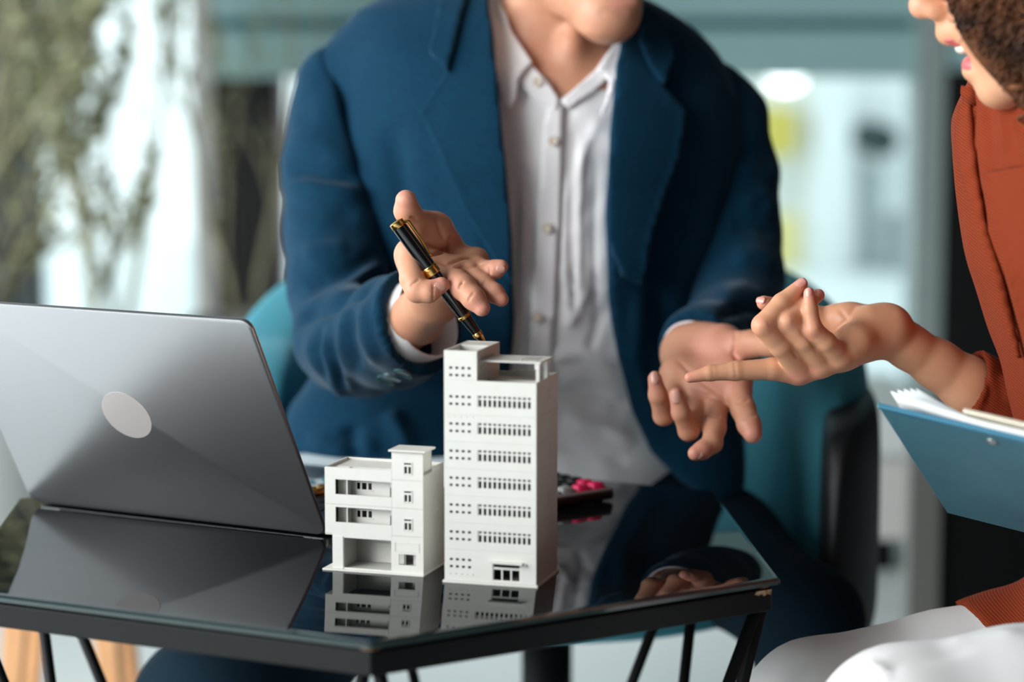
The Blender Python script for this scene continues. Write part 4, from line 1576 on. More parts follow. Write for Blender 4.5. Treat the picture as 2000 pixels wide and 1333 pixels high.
V = crumple(V, Q, 0.0012, 0.11, 5)
jacket = mk('jacket', V, Q, m_jacket, man, True)

# lapels and collar
LAP_L = [(862, -40), (948, -40), (960, 60), (972, 170), (988, 330), (1000, 470), (1002, 560), (960, 500), (905, 410), (862, 310), (818, 218), (872, 138), (842, 96), (852, 30)]
LAP_R = [(1216, 60), (1262, 20), (1318, 110), (1296, 168), (1342, 216), (1330, 300), (1300, 380), (1272, 470), (1258, 560), (1216, 540), (1188, 470), (1186, 430), (1192, 260), (1205, 140)]
edge_l = lambda u, v: 0.0
drape('lapel', LAP_L, [jack_bvh], 0.014, 0.006, m_jacket, jacket, 9)
drape('lapel', LAP_R, [jack_bvh], 0.016, 0.006, m_jacket, jacket, 9)
drape('collar', [(838, 98), (856, 10), (880, -60), (930, -60), (905, 20), (880, 110), (874, 140)], [jack_bvh], 0.022, 0.005, m_jacket, jacket, 8)
drape('collar', [(1262, 10), (1300, 40), (1320, 108), (1297, 166), (1270, 130), (1248, 80)], [jack_bvh], 0.022, 0.005, m_jacket, jacket, 8)

# ---------------- sleeves
def sleeve(pts, end_axis, end_pt, lo, hi, h, lines, name, wrink=None):
    S = SDF(lo, hi, h)
    pchain(S, pts, 0.02)
    S.cut_plane(end_pt, end_axis)
    P = [PX(*p) for p in pts]
    inner = [(p, r - 0.007) for p, r in P[-2:]]
    ext = inner[-1][0] + V3(end_axis) / np.linalg.norm(end_axis) * 0.05
    S.chain([inner[0][0], inner[1][0], ext], [inner[0][1] * 0.9, inner[1][1], inner[1][1]], 0.001, True)
    V, Q = S.mesh(2)
    V = fold(V, Q, [(l_, w_ * 1.35, h_) for l_, w_, h_ in lines])
    V = crumple(V, Q, 0.0011, 0.07, 3)
    return mk(name, V, Q, m_jacket, jacket, True), bvh_of(V, Q)


SR = [(700, 155, 0.510, 62), (655, 160, 0.502, 64), (662, 235, 0.488, 90), (655, 330, 0.465, 98), (655, 450, 0.430, 96), (662, 560, 0.385, 96), (682, 655, 0.335, 104), (718, 668, 0.275, 104), (768, 650, 0.205, 102), (808, 632, 0.150, 100), (830, 624, 0.125, 99)]
eR = PY(816, 628, 0.140)
aR = PY(830, 600, 0.120) - PY(776, 640, 0.190)
aR = aR + np.array([0.055, 0, 0.012])
slR, slR_bvh = sleeve(SR, aR, eR, np.array([-0.17, 0.02, 0.40]), np.array([0.12, 0.60, 1.0]), 0.0036, [
    ([(675, 604), (664, 650), (668, 700), (691, 768)], 7, 0.0055), ([(648, 628), (640, 685), (656, 745), (680, 800)], 8, 0.0055), ([(603, 650), (605, 690), (622, 730), (655, 800)], 8, 0.005),
    ([(711, 590), (716, 660), (735, 715)], 8, 0.004), ([(690, 600), (684, 660), (700, 730)], 7, -0.005), ([(660, 620), (652, 680), (672, 760)], 6, -0.005), ([(628, 640), (622, 690), (640, 760)], 7, -0.005),
    ([(566, 650), (600, 618), (650, 596), (700, 570), (750, 528)], 9, -0.011), ([(575, 620), (640, 585), (700, 545), (745, 510)], 9, 0.007), ([(600, 560), (680, 530), (750, 490)], 12, -0.006), ([(590, 500), (680, 480)], 14, 0.004),
    ([(535, 366), (600, 362), (670, 374), (725, 386)], 13, 0.007), ([(560, 330), (620, 336), (700, 356)], 11, -0.006), ([(560, 404), (640, 408), (700, 420)], 15, -0.004), ([(580, 250), (640, 300), (700, 330)], 18, 0.004),
    ([(740, 590), (752, 650), (770, 700)], 9, 0.003), ([(760, 620), (790, 700), (820, 730)], 8, -0.003), ([(590, 180), (600, 260), (640, 330)], 18, -0.003), ([(630, 100), (665, 150), (690, 240), (715, 330), (760, 430)], 9, -0.010)], 'sleeve')
SL = [(1385, 185, 0.515, 66), (1412, 235, 0.505, 82), (1428, 340, 0.495, 84), (1436, 450, 0.475, 84), (1442, 550, 0.435, 84), (1438, 620, 0.390, 86), (1408, 656, 0.330, 80), (1372, 674, 0.275, 74), (1350, 686, 0.245, 70)]
eL = PY(1352, 686, 0.250)
aL = PY(1345, 690, 0.225) - PY(1385, 672, 0.30)
slL, slL_bvh = sleeve(SL, aL, eL, np.array([0.22, 0.12, 0.50]), np.array([0.50, 0.62, 0.99]), 0.004, [
    ([(1440, 400), (1490, 380), (1515, 420)], 12, 0.006), ([(1430, 440), (1480, 440), (1515, 460)], 12, -0.006), ([(1430, 500), (1480, 500), (1520, 520)], 14, 0.005), ([(1440, 300), (1490, 300), (1510, 330)], 14, -0.005),
    ([(1400, 580), (1450, 570), (1500, 590)], 12, 0.006), ([(1400, 620), (1460, 600), (1510, 610)], 9, -0.007)], 'sleeve')
for u, v in ((753, 744), (766, 738), (786, 731)):
    button([slR_bvh], u, v, 0.0095, m_jbutton, jacket, 0.004)

# shirt cuffs, standing out of the sleeves
def cuff(c0, c1, r0, r1, flare):
    c0, c1 = V3(c0), V3(c1)
    ax = (c1 - c0) / np.linalg.norm(c1 - c0)
    a = Vector(ax).orthogonal().normalized()
    b = Vector(ax).cross(a)
    rg = []
    n = 40
    prof = [(0.0, r0), (0.5, (r0 + r1) / 2), (1.0, r1), (1.01, r1 - 0.001), (1.0, r1 - 0.0022), (0.5, (r0 + r1) / 2 - 0.0022), (0.0, r0 - 0.0022)]
    for t, r in prof:
        c = Vector(c0 + (c1 - c0) * t)
        rg.append([tuple(c + (a * math.cos(2 * PI * j / n) + b * math.sin(2 * PI * j / n)) * (r * (1 + 0.03 * math.sin(3 * 2 * PI * j / n)))) for j in range(n)])
    o = MB().rings(rg, caps=False).build('cuff', m_shirt, shirt, True)
    return o


nR = aR / np.linalg.norm(aR)
cuff(eR - nR * 0.03, eR + nR * 0.013, 0.0415, 0.0410, 0)
nL = aL / np.linalg.norm(aL)
cuff(eL - nL * 0.03, eL + nL * 0.004, 0.030, 0.031, 0)

# ---------------- trousers and belt
S = SDF(np.array([-0.42, -0.02, 0.0]), np.array([0.60, 0.80, 0.56]), 0.0065)
S.slab([stn(1060, 915, 0.58, 300, 0.125), stn(1070, 980, 0.60, 310, 0.13)], (1, 0, 0), 0.03)
for L in (MLEG_R, MLEG_L):
    pchain(S, L[:-1], 0.03)
    pchain(S, [L[-2], (L[-1][0], L[-1][1], L[-1][2], L[-1][3] * 1.25)], 0.02)
V, Q = S.mesh(2)
trousers = mk('trousers', V, Q, m_trouser, man, True)
for i, L in enumerate((MLEG_R, MLEG_L)):
    f = PY(*L[-1][:3])
    S = SDF(np.array([f[0] - 0.09, f[1] - 0.26, -0.005]), np.array([f[0] + 0.09, f[1] + 0.12, 0.16]), 0.005)
    S.cap((f[0], f[1] + 0.05, 0.045), (f[0], f[1] - 0.17, 0.035), 0.042, 0.035, 0.02)
    S.cap((f[0], f[1] + 0.02, 0.05), (f[0], f[1] + 0.02, 0.12), 0.045, 0.04, 0.02)
    S.cut_plane((f[0], f[1], 0.0), (0, 0, -1))
    V, Q = S.mesh(2)
    mk('shoe', V, Q, mat('black_leather', srgb(18, 17, 17), 0.35), man, True)

# ---------------- the pen
ptop, ptip = V3(PY(773, 434, -0.024)), V3(PY(943, 667, -0.012))
pd_ = (ptip - ptop)
PLn = float(np.linalg.norm(pd_))
pd_ /= PLn
m_lac = mat('black_lacquer', srgb(8, 9, 11), 0.12, spec=0.6, coat=0.8)
m_gold = mat('gold', srgb(236, 190, 112), 0.2, metal=1.0)
pen = empty('pen', tuple(ptop))
tag(pen, 'black lacquer pen with gold rings and clip, held over the tall model building', 'pen')
pm = Vector(pd_).to_track_quat('Z', 'Y').to_matrix().to_4x4()


def lathe(name, prof, material, parent, n=28):
    rg = [[tuple(pm @ Vector((r * math.cos(2 * PI * j / n), r * math.sin(2 * PI * j / n), z * PLn))) for j in range(n)] for z, r in prof]
    return auto_smooth(MB().rings(rg).build(name, material, parent), 40)


RP = 0.0068
lathe('cap', [(0.02, RP * 0.97), (0.06, RP), (0.37, RP * 1.02), (0.385, RP)], m_lac, pen)
lathe('cap_top', [(-0.005, RP * 0.8), (0.0, RP * 0.98), (0.035, RP * 1.04), (0.04, RP * 0.98)], m_gold, pen)
lathe('centre_band', [(0.368, RP * 1.05), (0.372, RP * 1.10), (0.388, RP * 1.10), (0.391, RP * 1.02), (0.395, RP * 1.02), (0.398, RP * 1.10), (0.428, RP * 1.10), (0.432, RP * 1.03)], m_gold, pen)
lathe('barrel', [(0.43, RP * 0.92), (0.6, RP * 0.94), (0.76, RP * 0.84), (0.80, RP * 0.80), (0.93, RP * 0.62), (0.94, RP * 0.6)], m_lac, pen)
lathe('barrel_ring', [(0.775, RP * 0.86), (0.779, RP * 0.95), (0.797, RP * 0.93), (0.80, RP * 0.82)], m_gold, pen)
lathe('tip', [(0.925, RP * 0.64), (0.93, RP * 0.70), (0.955, RP * 0.66), (0.958, RP * 0.58), (1.02, RP * 0.26), (1.035, RP * 0.12), (1.05, RP * 0.10)], m_gold, pen)
# clip on the far right side of the cap
sd_ = Vector((0.80, 0.45, 0.40))
zax = Vector(pd_)
sd_ = (sd_ - zax * sd_.dot(zax)).normalized()
cl = MB()
cl.tube([zax * (0.03 * PLn) + sd_ * RP, zax * (0.05 * PLn) + sd_ * (RP + 0.0035), zax * (0.2 * PLn) + sd_ * (RP + 0.003), zax * (0.31 * PLn) + sd_ * (RP + 0.0012), zax * (0.325 * PLn) + sd_ * (RP + 0.002)], [0.0018, 0.0018, 0.0016, 0.0014, 0.0016], 10)
cl.build('clip', m_gold, pen, True)
# ================================================================== the woman
def corduroy(name, base, dark):
    m = mat(name, base, 0.9, spec=0.12, sheen=0.1)
    nt = m.node_tree
    b = nt.nodes['Principled BSDF']
    tc = nt.nodes.new('ShaderNodeTexCoord')
    mp = nt.nodes.new('ShaderNodeMapping')
    mp.inputs['Rotation'].default_value = (0.15, 0.95, 0.2)
    w = nt.nodes.new('ShaderNodeTexWave')
    w.wave_type = 'BANDS'
    w.bands_direction = 'X'
    w.inputs['Scale'].default_value = 140
    w.inputs['Distortion'].default_value = 0.6
    w.inputs['Detail'].default_value = 1
    w.inputs['Detail Scale'].default_value = 0.5
    nt.links.new(tc.outputs['Object'], mp.inputs[0])
    nt.links.new(mp.outputs[0], w.inputs['Vector'])
    mx = nt.nodes.new('ShaderNodeMix')
    mx.data_type = 'RGBA'
    mx.inputs[6].default_value = (*dark, 1)
    mx.inputs[7].default_value = (*base, 1)
    nt.links.new(w.outputs['Fac'], mx.inputs[0])
    nt.links.new(mx.outputs[2], b.inputs['Base Color'])
    bp = nt.nodes.new('ShaderNodeBump')
    bp.inputs['Strength'].default_value = 0.35
    bp.inputs['Distance'].default_value = 0.001
    nt.links.new(w.outputs['Fac'], bp.inputs['Height'])
    nt.links.new(bp.outputs['Normal'], b.inputs['Normal'])
    return m


m_rust = corduroy('rust_corduroy', srgb(138, 56, 28), srgb(100, 37, 18))
m_white_tr = mat('white_trousers', srgb(226, 224, 222), 0.85, spec=0.2, bump=(1200, 0.12, 0.0004))
m_lip = mat('rosy_lip', srgb(204, 96, 98), 0.35)
m_tooth = mat('tooth', srgb(240, 228, 206), 0.25)

# ---------------- pointing hand and forearm
WF = [
    dict(p=[(1556, 726, -0.016, 27), (1510, 721, -0.022, 22), (1436, 725, -0.026, 19), (1388, 729, -0.027, 15.5), (1347, 738, -0.027, 10.5)]),       # index
    dict(p=[(1566, 722, -0.024, 26), (1525, 675, -0.044, 23), (1490, 636, -0.054, 22), (1527, 592, -0.046, 19), (1566, 555, -0.040, 12)]),       # middle
    dict(p=[(1604, 708, -0.030, 24), (1570, 664, -0.046, 22), (1538, 628, -0.052, 21), (1568, 597, -0.040, 18), (1598, 577, -0.030, 13)]),          # ring
    dict(p=[(1642, 696, -0.034, 22), (1614, 668, -0.048, 19), (1588, 642, -0.054, 18), (1582, 605, -0.052, 15), (1580, 572, -0.050, 10.5)]),        # little
    dict(p=[(1655, 640, 0.030, 36), (1590, 618, 0.026, 22), (1530, 602, 0.012, 18), (1492, 592, 0.004, 14.5)]),                                  # thumb
]
WW = [(1738, 652, 0.008, 47), (1775, 678, 0.012, 43), (1830, 712, 0.018, 47), (1890, 752, 0.022, 54), (1960, 800, 0.030, 62)]
allp = [q for f in WF for q in f['p']] + WW
lo, hi = bounds_px(allp, 0.035)
S = SDF(lo, hi, 0.00135)
pchain(S, WW, 0.008)
pchain(S, [(1728, 650, 0.008, 44), (1640, 690, -0.012, 32), (1566, 724, -0.016, 24)], 0.009)
pchain(S, [(1728, 648, 0.006, 44), (1650, 685, -0.020, 32), (1604, 710, -0.026, 24)], 0.009)
pchain(S, [(1726, 640, 0.004, 42), (1672, 665, -0.022, 32), (1642, 694, -0.032, 23)], 0.009)
pchain(S, [(1722, 642, 0.012, 42), (1660, 630, 0.020, 36), (1630, 622, 0.026, 28)], 0.010)
pchain(S, [(1700, 632, -0.004, 34), (1740, 638, -0.002, 36)], 0.010)
pchain(S, [(1560, 728, -0.016, 24), (1604, 712, -0.026, 23), (1640, 696, -0.030, 22)], 0.006)
for f in WF:
    pchain(S, f['p'], 0.0028)
V, Q = S.mesh(3)
V = fold(V, Q, [([(1434, 700), (1438, 745)], 3.5, -0.0005), ([(1390, 714), (1394, 745)], 3, -0.0004), ([(1476, 640), (1500, 632)], 9, 0.0006), ([(1526, 632), (1548, 626)], 9, 0.0006),
                ([(1578, 648), (1600, 640)], 8, 0.0005), ([(1558, 702), (1545, 680)], 3, -0.0012), ([(1598, 690), (1580, 665), (1560, 645)], 3, -0.0012), ([(1636, 600), (1655, 625), (1640, 660)], 5, -0.0008),
                ([(1672, 598), (1656, 622), (1632, 645)], 4, -0.0012)])
WHV, WHQ = V, Q
wh_bvh = bvh_of(V, Q)

# ---------------- head and neck
HY = -0.19
hd = lambda u, v, Y=HY: PY(u, v, Y)
px0 = pxm(HY)
lo, hi = hd(1740, 330, HY - 0.12), hd(2330, -450, HY + 0.12)
lo = np.minimum(lo, hi) - 0.01
hi = np.maximum(hd(1740, 330, HY - 0.12), hd(2330, -450, HY + 0.12)) + 0.01
S = SDF(lo, hi, 0.0022)
S.ell(hd(2065, -150), (0.095, 0.072, 0.098), 0.02)
for dy in (-0.028, 0.028):
    S.cap(hd(1940, -70, HY + dy), hd(1930, 40, HY + dy * 0.8), 0.036, 0.026, 0.02)
    S.cap(hd(1950, 168, HY + dy * 0.45), hd(2080, 90, HY + dy * 1.7), 0.015, 0.022, 0.015)
    S.cap(hd(1930, 40, HY + dy * 0.8), hd(1960, 150, HY + dy * 0.6), 0.024, 0.018, 0.015)
S.cap(hd(1880, -150), hd(1920, -60), 0.040, 0.036, 0.02)
S.cap(hd(1838, -105), hd(1806, 2), 0.009, 0.0105, 0.008)
S.ell(hd(1801, 12), (0.0105, 0.012, 0.0105), 0.006)
for dy in (-0.010, 0.010):
    S.ell(hd(1830, 20, HY + dy), (0.0105, 0.007, 0.0085), 0.005)
S.cap(hd(1858, 42), hd(1852, 64), 0.012, 0.009, 0.008)
S.ell(hd(1864, 60), (0.014, 0.020, 0.012), 0.006)
S.ell(hd(1915, 138), (0.0150, 0.018, 0.011), 0.006)
S.ell(hd(1948, 166), (0.016, 0.018, 0.014), 0.010)
S.ell(hd(1962, 186), (0.015, 0.015, 0.009), 0.010)
S.cap(hd(1868, 103), hd(1930, 106), 0.0060, 0.011, 0.003, True)
for dy in (-0.032, 0.032):
    S.ell(hd(1868, -88, HY + dy), (0.012, 0.016, 0.012), 0.010, True)
S.cap(hd(2060, 60), hd(2150, 330, -0.11), 0.050, 0.052, 0.02)
V, Q = S.mesh(2)
WDV, WDQ = V, Q
# trunk and limbs below the clothes
WLEG_F = [(2320, 1270, -0.02, 190), (1850, 1360, -0.03, 168), (1600, 1398, -0.05, 152), (1610, 1750, 0.00, 105), (1640, 2110, 0.03, 70)]
WLEG_N = [(2420, 1360, -0.22, 200), (1990, 1412, -0.28, 190), (1768, 1442, -0.30, 184), (1800, 1850, -0.26, 120), (1830, 2240, -0.24, 80)]
WT = [(2140, 178, -0.09, 0.120, 0.090), (2138, 240, -0.09, 0.175, 0.106), (2138, 300, -0.09, 0.185, 0.108), (2150, 450, -0.09, 0.180, 0.108), (2200, 620, -0.09, 0.170, 0.104), (2245, 800, -0.09, 0.170, 0.104), (2290, 1000, -0.09, 0.180, 0.112), (2300, 1180, -0.09, 0.185, 0.120)]
S = SDF(np.array([0.28, -0.45, 0.0]), np.array([0.95, 0.25, 1.0]), 0.011)
S.slab([(PY(u, v, Y), w * 0.78, d * 0.78) for u, v, Y, w, d in WT[1:]], (0, 1, 0), 0.02)
pchain(S, [(2180, 330, 0.08, 75), (2130, 600, 0.09, 70), (2080, 830, 0.06, 62), (1960, 800, 0.03, 56)], 0.01)
WARM_N = [(2180, 330, -0.27, 85), (2330, 620, -0.33, 80), (2480, 900, -0.34, 78), (2400, 960, -0.25, 60), (2330, 950, -0.17, 45)]
pchain(S, [(a, b, c_, d_ * 0.75) for a, b, c_, d_ in WARM_N], 0.01)
for L in (WLEG_F, WLEG_N):
    pchain(S, [(a, b, c_, d_ * 0.75) for a, b, c_, d_ in L], 0.02)
WBV, WBQ = S.mesh(1)
# the hand that keeps the clipboard, right of the frame
lo, hi = bounds_px([(2400, 1000, -0.30), (2180, 850, -0.02)], 0.05)
S = SDF(lo, hi, 0.003)
pchain(S, [(2345, 955, -0.20, 50), (2290, 950, -0.13, 46)], 0.01)
for k in range(4):
    pchain(S, [(2290, 925 + 18 * k, -0.125, 24), (2245, 920 + 20 * k, -0.10, 20), (2205, 922 + 20 * k, -0.105, 18), (2188, 924 + 20 * k, -0.120, 15)], 0.004)
pchain(S, [(2310, 930, -0.15, 30), (2270, 890, -0.16, 24), (2240, 880, -0.165, 20)], 0.008)
W2V, W2Q = S.mesh(2)
V, Q = join_vq([(WHV, WHQ), (WDV, WDQ), (WBV, WBQ), (W2V, W2Q)])
woman = mk('person', V, Q, m_skin_w, None, True)
tag(woman, 'seated person in rust corduroy jacket and white trousers, pointing with an index finger', 'person')
set_flush(woman, [(f['p'][-1][0], f['p'][-1][1], f['p'][-1][2], 24) for f in WF] + [(1490, 636, -0.054, 22), (1538, 628, -0.052, 20), (1588, 642, -0.054, 20), (1566, 735, -0.03, 30), (1801, 15, HY, 26)])
m_nail_w = mat('pink_fingernail', srgb(226, 160, 146), 0.2, spec=0.5)
for a in ((1563, 553, 0.8, -0.7, 9, 14, -0.04), (1580, 572, 0.0, -1, 7, 10, -0.05), (1601, 572, 0.6, -0.7, 7, 9, -0.03), (1485, 586, -0.9, -0.3, 8, 10, 0.0)):
    nail(wh_bvh, *a[:6], woman, a[6], m_nail_w)

for dy in (-0.031, 0.031):
    e = ball('eye', hd(1895, -86, HY + dy), 0.0120, m_eye, woman)
    ball('iris', hd(1874, -78, HY + dy * 1.03), 0.0045, m_iris, e)
    MB().tube([tuple(hd(1862 + 12 * i, -122 - (2, 6, 6, 2)[i], HY + dy * (0.55 + 0.25 * i))) for i in range(4)], [0.0016, 0.0028, 0.0026, 0.0014], 8).build('eyebrow', m_brow, woman, True)

# lips and teeth
def blob(name, parts, material, parent, h=0.0012, k=0.003):
    P_ = [V3(p[0]) for p in parts]
    R_ = max(max(p[1]) for p in parts) + 0.006
    S = SDF(np.min(P_, 0) - R_, np.max(P_, 0) + R_, h)
    for p in parts:
        S.ell(p[0], p[1], k)
    V, Q = S.mesh(2)
    return mk(name, V, Q, material, parent, True)


blob('upper_lip', [(hd(1857, 77), (0.0085, 0.016, 0.0040)), (hd(1872, 84), (0.008, 0.018, 0.0035))], m_lip, woman)
blob('lower_lip', [(hd(1898, 128), (0.0080, 0.016, 0.0085)), (hd(1908, 128), (0.008, 0.018, 0.007))], m_lip, woman)
blob('teeth', [(hd(1880, 93), (0.0060, 0.014, 0.0052))], m_tooth, woman)

# curly hair: a soft mass with many curled locks
HC = PY(2075, -120, HY)
S = SDF(HC - 0.24, HC + 0.24, 0.005)
S.ell(PY(2110, -170, HY), (0.120, 0.105, 0.125), 0.02)
S.ell(PY(1995, -30, HY - 0.062), (0.058, 0.030, 0.070), 0.03)
S.ell(PY(2065, 90, HY - 0.060), (0.048, 0.030, 0.056), 0.03)
S.ell(PY(2120, 60, HY + 0.06), (0.05, 0.04, 0.09), 0.03)
S.cap(PY(1840, -60, HY + 0.02), PY(1900, 120, HY + 0.03), 0.045, 0.040, 0.01, True)
V, Q = S.mesh(2)
m_hair = mat('brown_curls', srgb(52, 31, 20), 0.55, spec=0.3, vary=(45, srgb(124, 74, 42), 1.0), bump=(110, 0.5, 0.006))
mass = mk('hair', V, Q, m_hair, woman, True)
hb = bvh_of(V, Q)
R = random.Random(5)
lk = MB()
edge = [(1846, -90), (1852, 0), (1872, 45), (1912, 88), (1942, 132), (1968, 172), (1992, 203), (2030, 208)]
EP = np.array(edge + [(2400, 208), (2400, -400), (1846, -400)], float)
for i in range(1500):
    u, v = R.uniform(1850, 2090), R.uniform(-110, 200)
    if R.random() < 0.35:
        k = R.randrange(len(edge) - 1)
        t = R.random()
        u = edge[k][0] + (edge[k + 1][0] - edge[k][0]) * t + R.uniform(0, 30)
        v = edge[k][1] + (edge[k + 1][1] - edge[k][1]) * t + R.uniform(-12, 12)
    if poly_dist(np.array([u]), np.array([v]), EP)[0] > (8 if R.random() < 0.25 else -3): continue
    h = hb.ray_cast(Vector(CAM), Vector(ray(u, v)).normalized())
    p = h[0] if h[0] is not None else Vector(PY(u, v, HY - 0.048 + R.uniform(-0.008, 0.012)))
    d = Vector((R.uniform(-0.3, 0.5), R.uniform(-0.4, 0.1), R.uniform(-1.0, -0.4))).normalized()
    a = d.orthogonal().normalized()
    b = d.cross(a)
    rad, turns, ln = R.uniform(0.0018, 0.0045), R.uniform(1.2, 2.6), R.uniform(0.014, 0.030)
    ph = R.uniform(0, 6.28)
    p = p - d * ln * 0.75 + Vector((0, -0.001, 0))
    n = int(turns * 9)
    pts = [p + d * (ln * t / n) + (a * math.cos(ph + turns * 6.28 * t / n) + b * math.sin(ph + turns * 6.28 * t / n)) * rad for t in range(n + 1)]
    lk.tube(pts, [0.0007 * (1 - 0.6 * abs(2 * t / n - 1) ** 3) for t in range(n + 1)], 4, False)
HV, HN = V, normals(V, Q)
for i in range(2600):
    j = R.randrange(len(HV))
    p, nr_ = Vector(HV[j]), Vector(HN[j])
    uu, vv, _z = to_px(np.array(p))
    if p.y < HY - 0.02 and uu < 2000 and vv > -120: continue
    if (p - Vector(hd(1850, -60))).length < 0.062: continue
    d = (Vector((R.uniform(-0.6, 0.6), R.uniform(-0.6, 0.6), -0.8)) + nr_ * 0.3).normalized()
    a = d.orthogonal().normalized()
    b = d.cross(a)
    rad, turns, ln = R.uniform(0.003, 0.007), R.uniform(1.2, 2.4), R.uniform(0.02, 0.04)
    ph = R.uniform(0, 6.28)
    p = p + nr_ * 0.002 - d * ln * 0.5
    n = int(turns * 8)
    pts = [p + d * (ln * t / n) + (a * math.cos(ph + turns * 6.28 * t / n) + b * math.sin(ph + turns * 6.28 * t / n)) * rad for t in range(n + 1)]
    lk.tube(pts, [0.0013 * (1 - 0.6 * abs(2 * t / n - 1) ** 3) for t in range(n + 1)], 4, False)
tag(lk.build('curls', m_hair, mass, True), kind='stuff')

# ---------------- rust jacket
S = SDF(np.array([0.40, -0.42, 0.34]), np.array([0.98, 0.24, 1.02]), 0.0042)
S.slab([(PY(u, v, Y), w, d) for u, v, Y, w, d in WT], (0, 1, 0), 0.03)
V0, Q0 = S.mesh(1)
wj_bvh = bvh_of(V0, Q0)
V, Q = S.mesh(2)
V = fold(V, Q, [([(1894, 150), (1898, 260), (1906, 360), (1925, 450)], 6, -0.006), ([(1990, 620), (1975, 520), (1940, 420)], 12, -0.004), ([(1950, 330), (1960, 430), (1990, 560)], 10, 0.003), ([(1925, 190), (1935, 290), (1945, 350)], 9, -0.003), ([(1955, 220), (1965, 300)], 9, 0.003)])
V = crumple(V, Q, 0.0012, 0.08, 12)
wjack = mk('jacket', V, Q, m_rust, woman, True)
drape('front_edge', [(1892, 140), (1875, 190), (1864, 250), (1863, 290), (1878, 350), (1908, 440), (1945, 560), (1985, 700), (1996, 700), (1962, 560), (1924, 440), (1908, 360), (1898, 290), (1894, 220), (1898, 150)], [wj_bvh], 0.011, 0.005, m_rust, wjack, 8)
drape('lapel', [(1914, 338), (1960, 334), (2060, 312), (2120, 520), (2100, 760), (2020, 740), (1990, 640), (1960, 530), (1936, 430)], [wj_bvh], 0.013, 0.005, m_rust, wjack, 9)
drape('collar', [(2060, 150), (1996, 200), (1971, 238), (1986, 280), (2000, 306), (2060, 312), (2120, 250)], [wj_bvh], 0.018, 0.005, m_rust, wjack, 9)
# sleeve of the pointing arm
WS = [(2175, 330, 0.08, 100), (2150, 560, 0.09, 105), (2100, 790, 0.07, 98), (2030, 812, 0.045, 84), (1960, 790, 0.030, 74), (1895, 752, 0.022, 66), (1870, 738, 0.019, 64)]
S = SDF(np.array([0.40, -0.08, 0.44]), np.array([0.82, 0.22, 0.95]), 0.0032)
pchain(S, WS, 0.012)
e_ = PY(1892, 752, 0.022)
ax_ = PY(1870, 738, 0.019) - PY(1960, 795, 0.030)
S.cut_plane(e_, ax_ + np.array([0.0, 0, -0.012]))
P_ = [PX(*p) for p in WS]
S.chain([P_[-3][0], P_[-2][0], P_[-1][0] + (P_[-1][0] - P_[-2][0])], [P_[-3][1] * 0.6, P_[-2][1] - 0.0035, P_[-1][1] - 0.0035], 0.001, True)
V, Q = S.mesh(2)
V = fold(V, Q, [([(1925, 720), (1935, 770), (1920, 810)], 6, -0.002), ([(1960, 730), (1975, 790)], 9, 0.004), ([(1990, 740), (2000, 800)], 9, -0.004)])
mk('sleeve', V, Q, m_rust, wjack, True)
S = SDF(np.array([0.48, -0.46, 0.36]), np.array([0.98, -0.08, 0.98]), 0.006)
pchain(S, [(a, b, c_, d_ * 1.25) for a, b, c_, d_ in WARM_N[:4]], 0.015)
V, Q = S.mesh(2)
mk('sleeve', V, Q, m_rust, wjack, True)
# hem lying over the thigh
S = SDF(np.array([0.40, -0.22, 0.22]), np.array([0.92, 0.14, 0.55]), 0.004)
pchain(S, [(2320, 1270, -0.02, 206), (1990, 1334, -0.024, 188), (1800, 1372, -0.03, 178)], 0.01)
S.slab([(PY(2320, 1120, -0.09), 0.18, 0.13), (PY(2330, 1220, -0.09), 0.19, 0.15)], (0, 1, 0), 0.03)
S.cut_plane(PY(1880, 1165, -0.05), (-1.0, -0.15, -0.62))
V, Q = S.mesh(2)
mk('hem', V, Q, m_rust, wjack, True)

# ---------------- white trousers, shoes
S = SDF(np.array([0.24, -0.50, 0.0]), np.array([0.98, 0.20, 0.50]), 0.006)
S.slab([(PY(2330, 1190, -0.10), 0.16, 0.11), (PY(2340, 1300, -0.10), 0.17, 0.12)], (0, 1, 0), 0.03)
for L in (WLEG_F, WLEG_N):
    pchain(S, L, 0.012)
V, Q = S.mesh(2)
V = fold(V, Q, [([(1700, 1330), (1760, 1290), (1900, 1270)], 12, -0.003), ([(1690, 1300), (1730, 1310), (1720, 1333)], 10, 0.004), ([(1840, 1260), (1950, 1240), (2000, 1235)], 10, 0.003), ([(1560, 1290), (1640, 1260), (1760, 1225)], 14, 0.002)])
mk('trousers', V, Q, m_white_tr, woman, True)
for L in (WLEG_F, WLEG_N):
    f = PY(*L[-1][:3])
    S = SDF(np.array([f[0] - 0.24, f[1] - 0.08, -0.005]), np.array([f[0] + 0.12, f[1] + 0.08, 0.14]), 0.005)
    S.cap((f[0] + 0.03, f[1], 0.04), (f[0] - 0.16, f[1], 0.028), 0.036, 0.028, 0.02)
    S.cap((f[0], f[1], 0.04), (f[0], f[1], 0.10), 0.038, 0.034, 0.02)
    S.cut_plane((f[0], f[1], 0.0), (0, 0, -1))
    V, Q = S.mesh(2)
    mk('shoe', V, Q, mat('beige_leather', srgb(190, 170, 150), 0.4), woman, True)

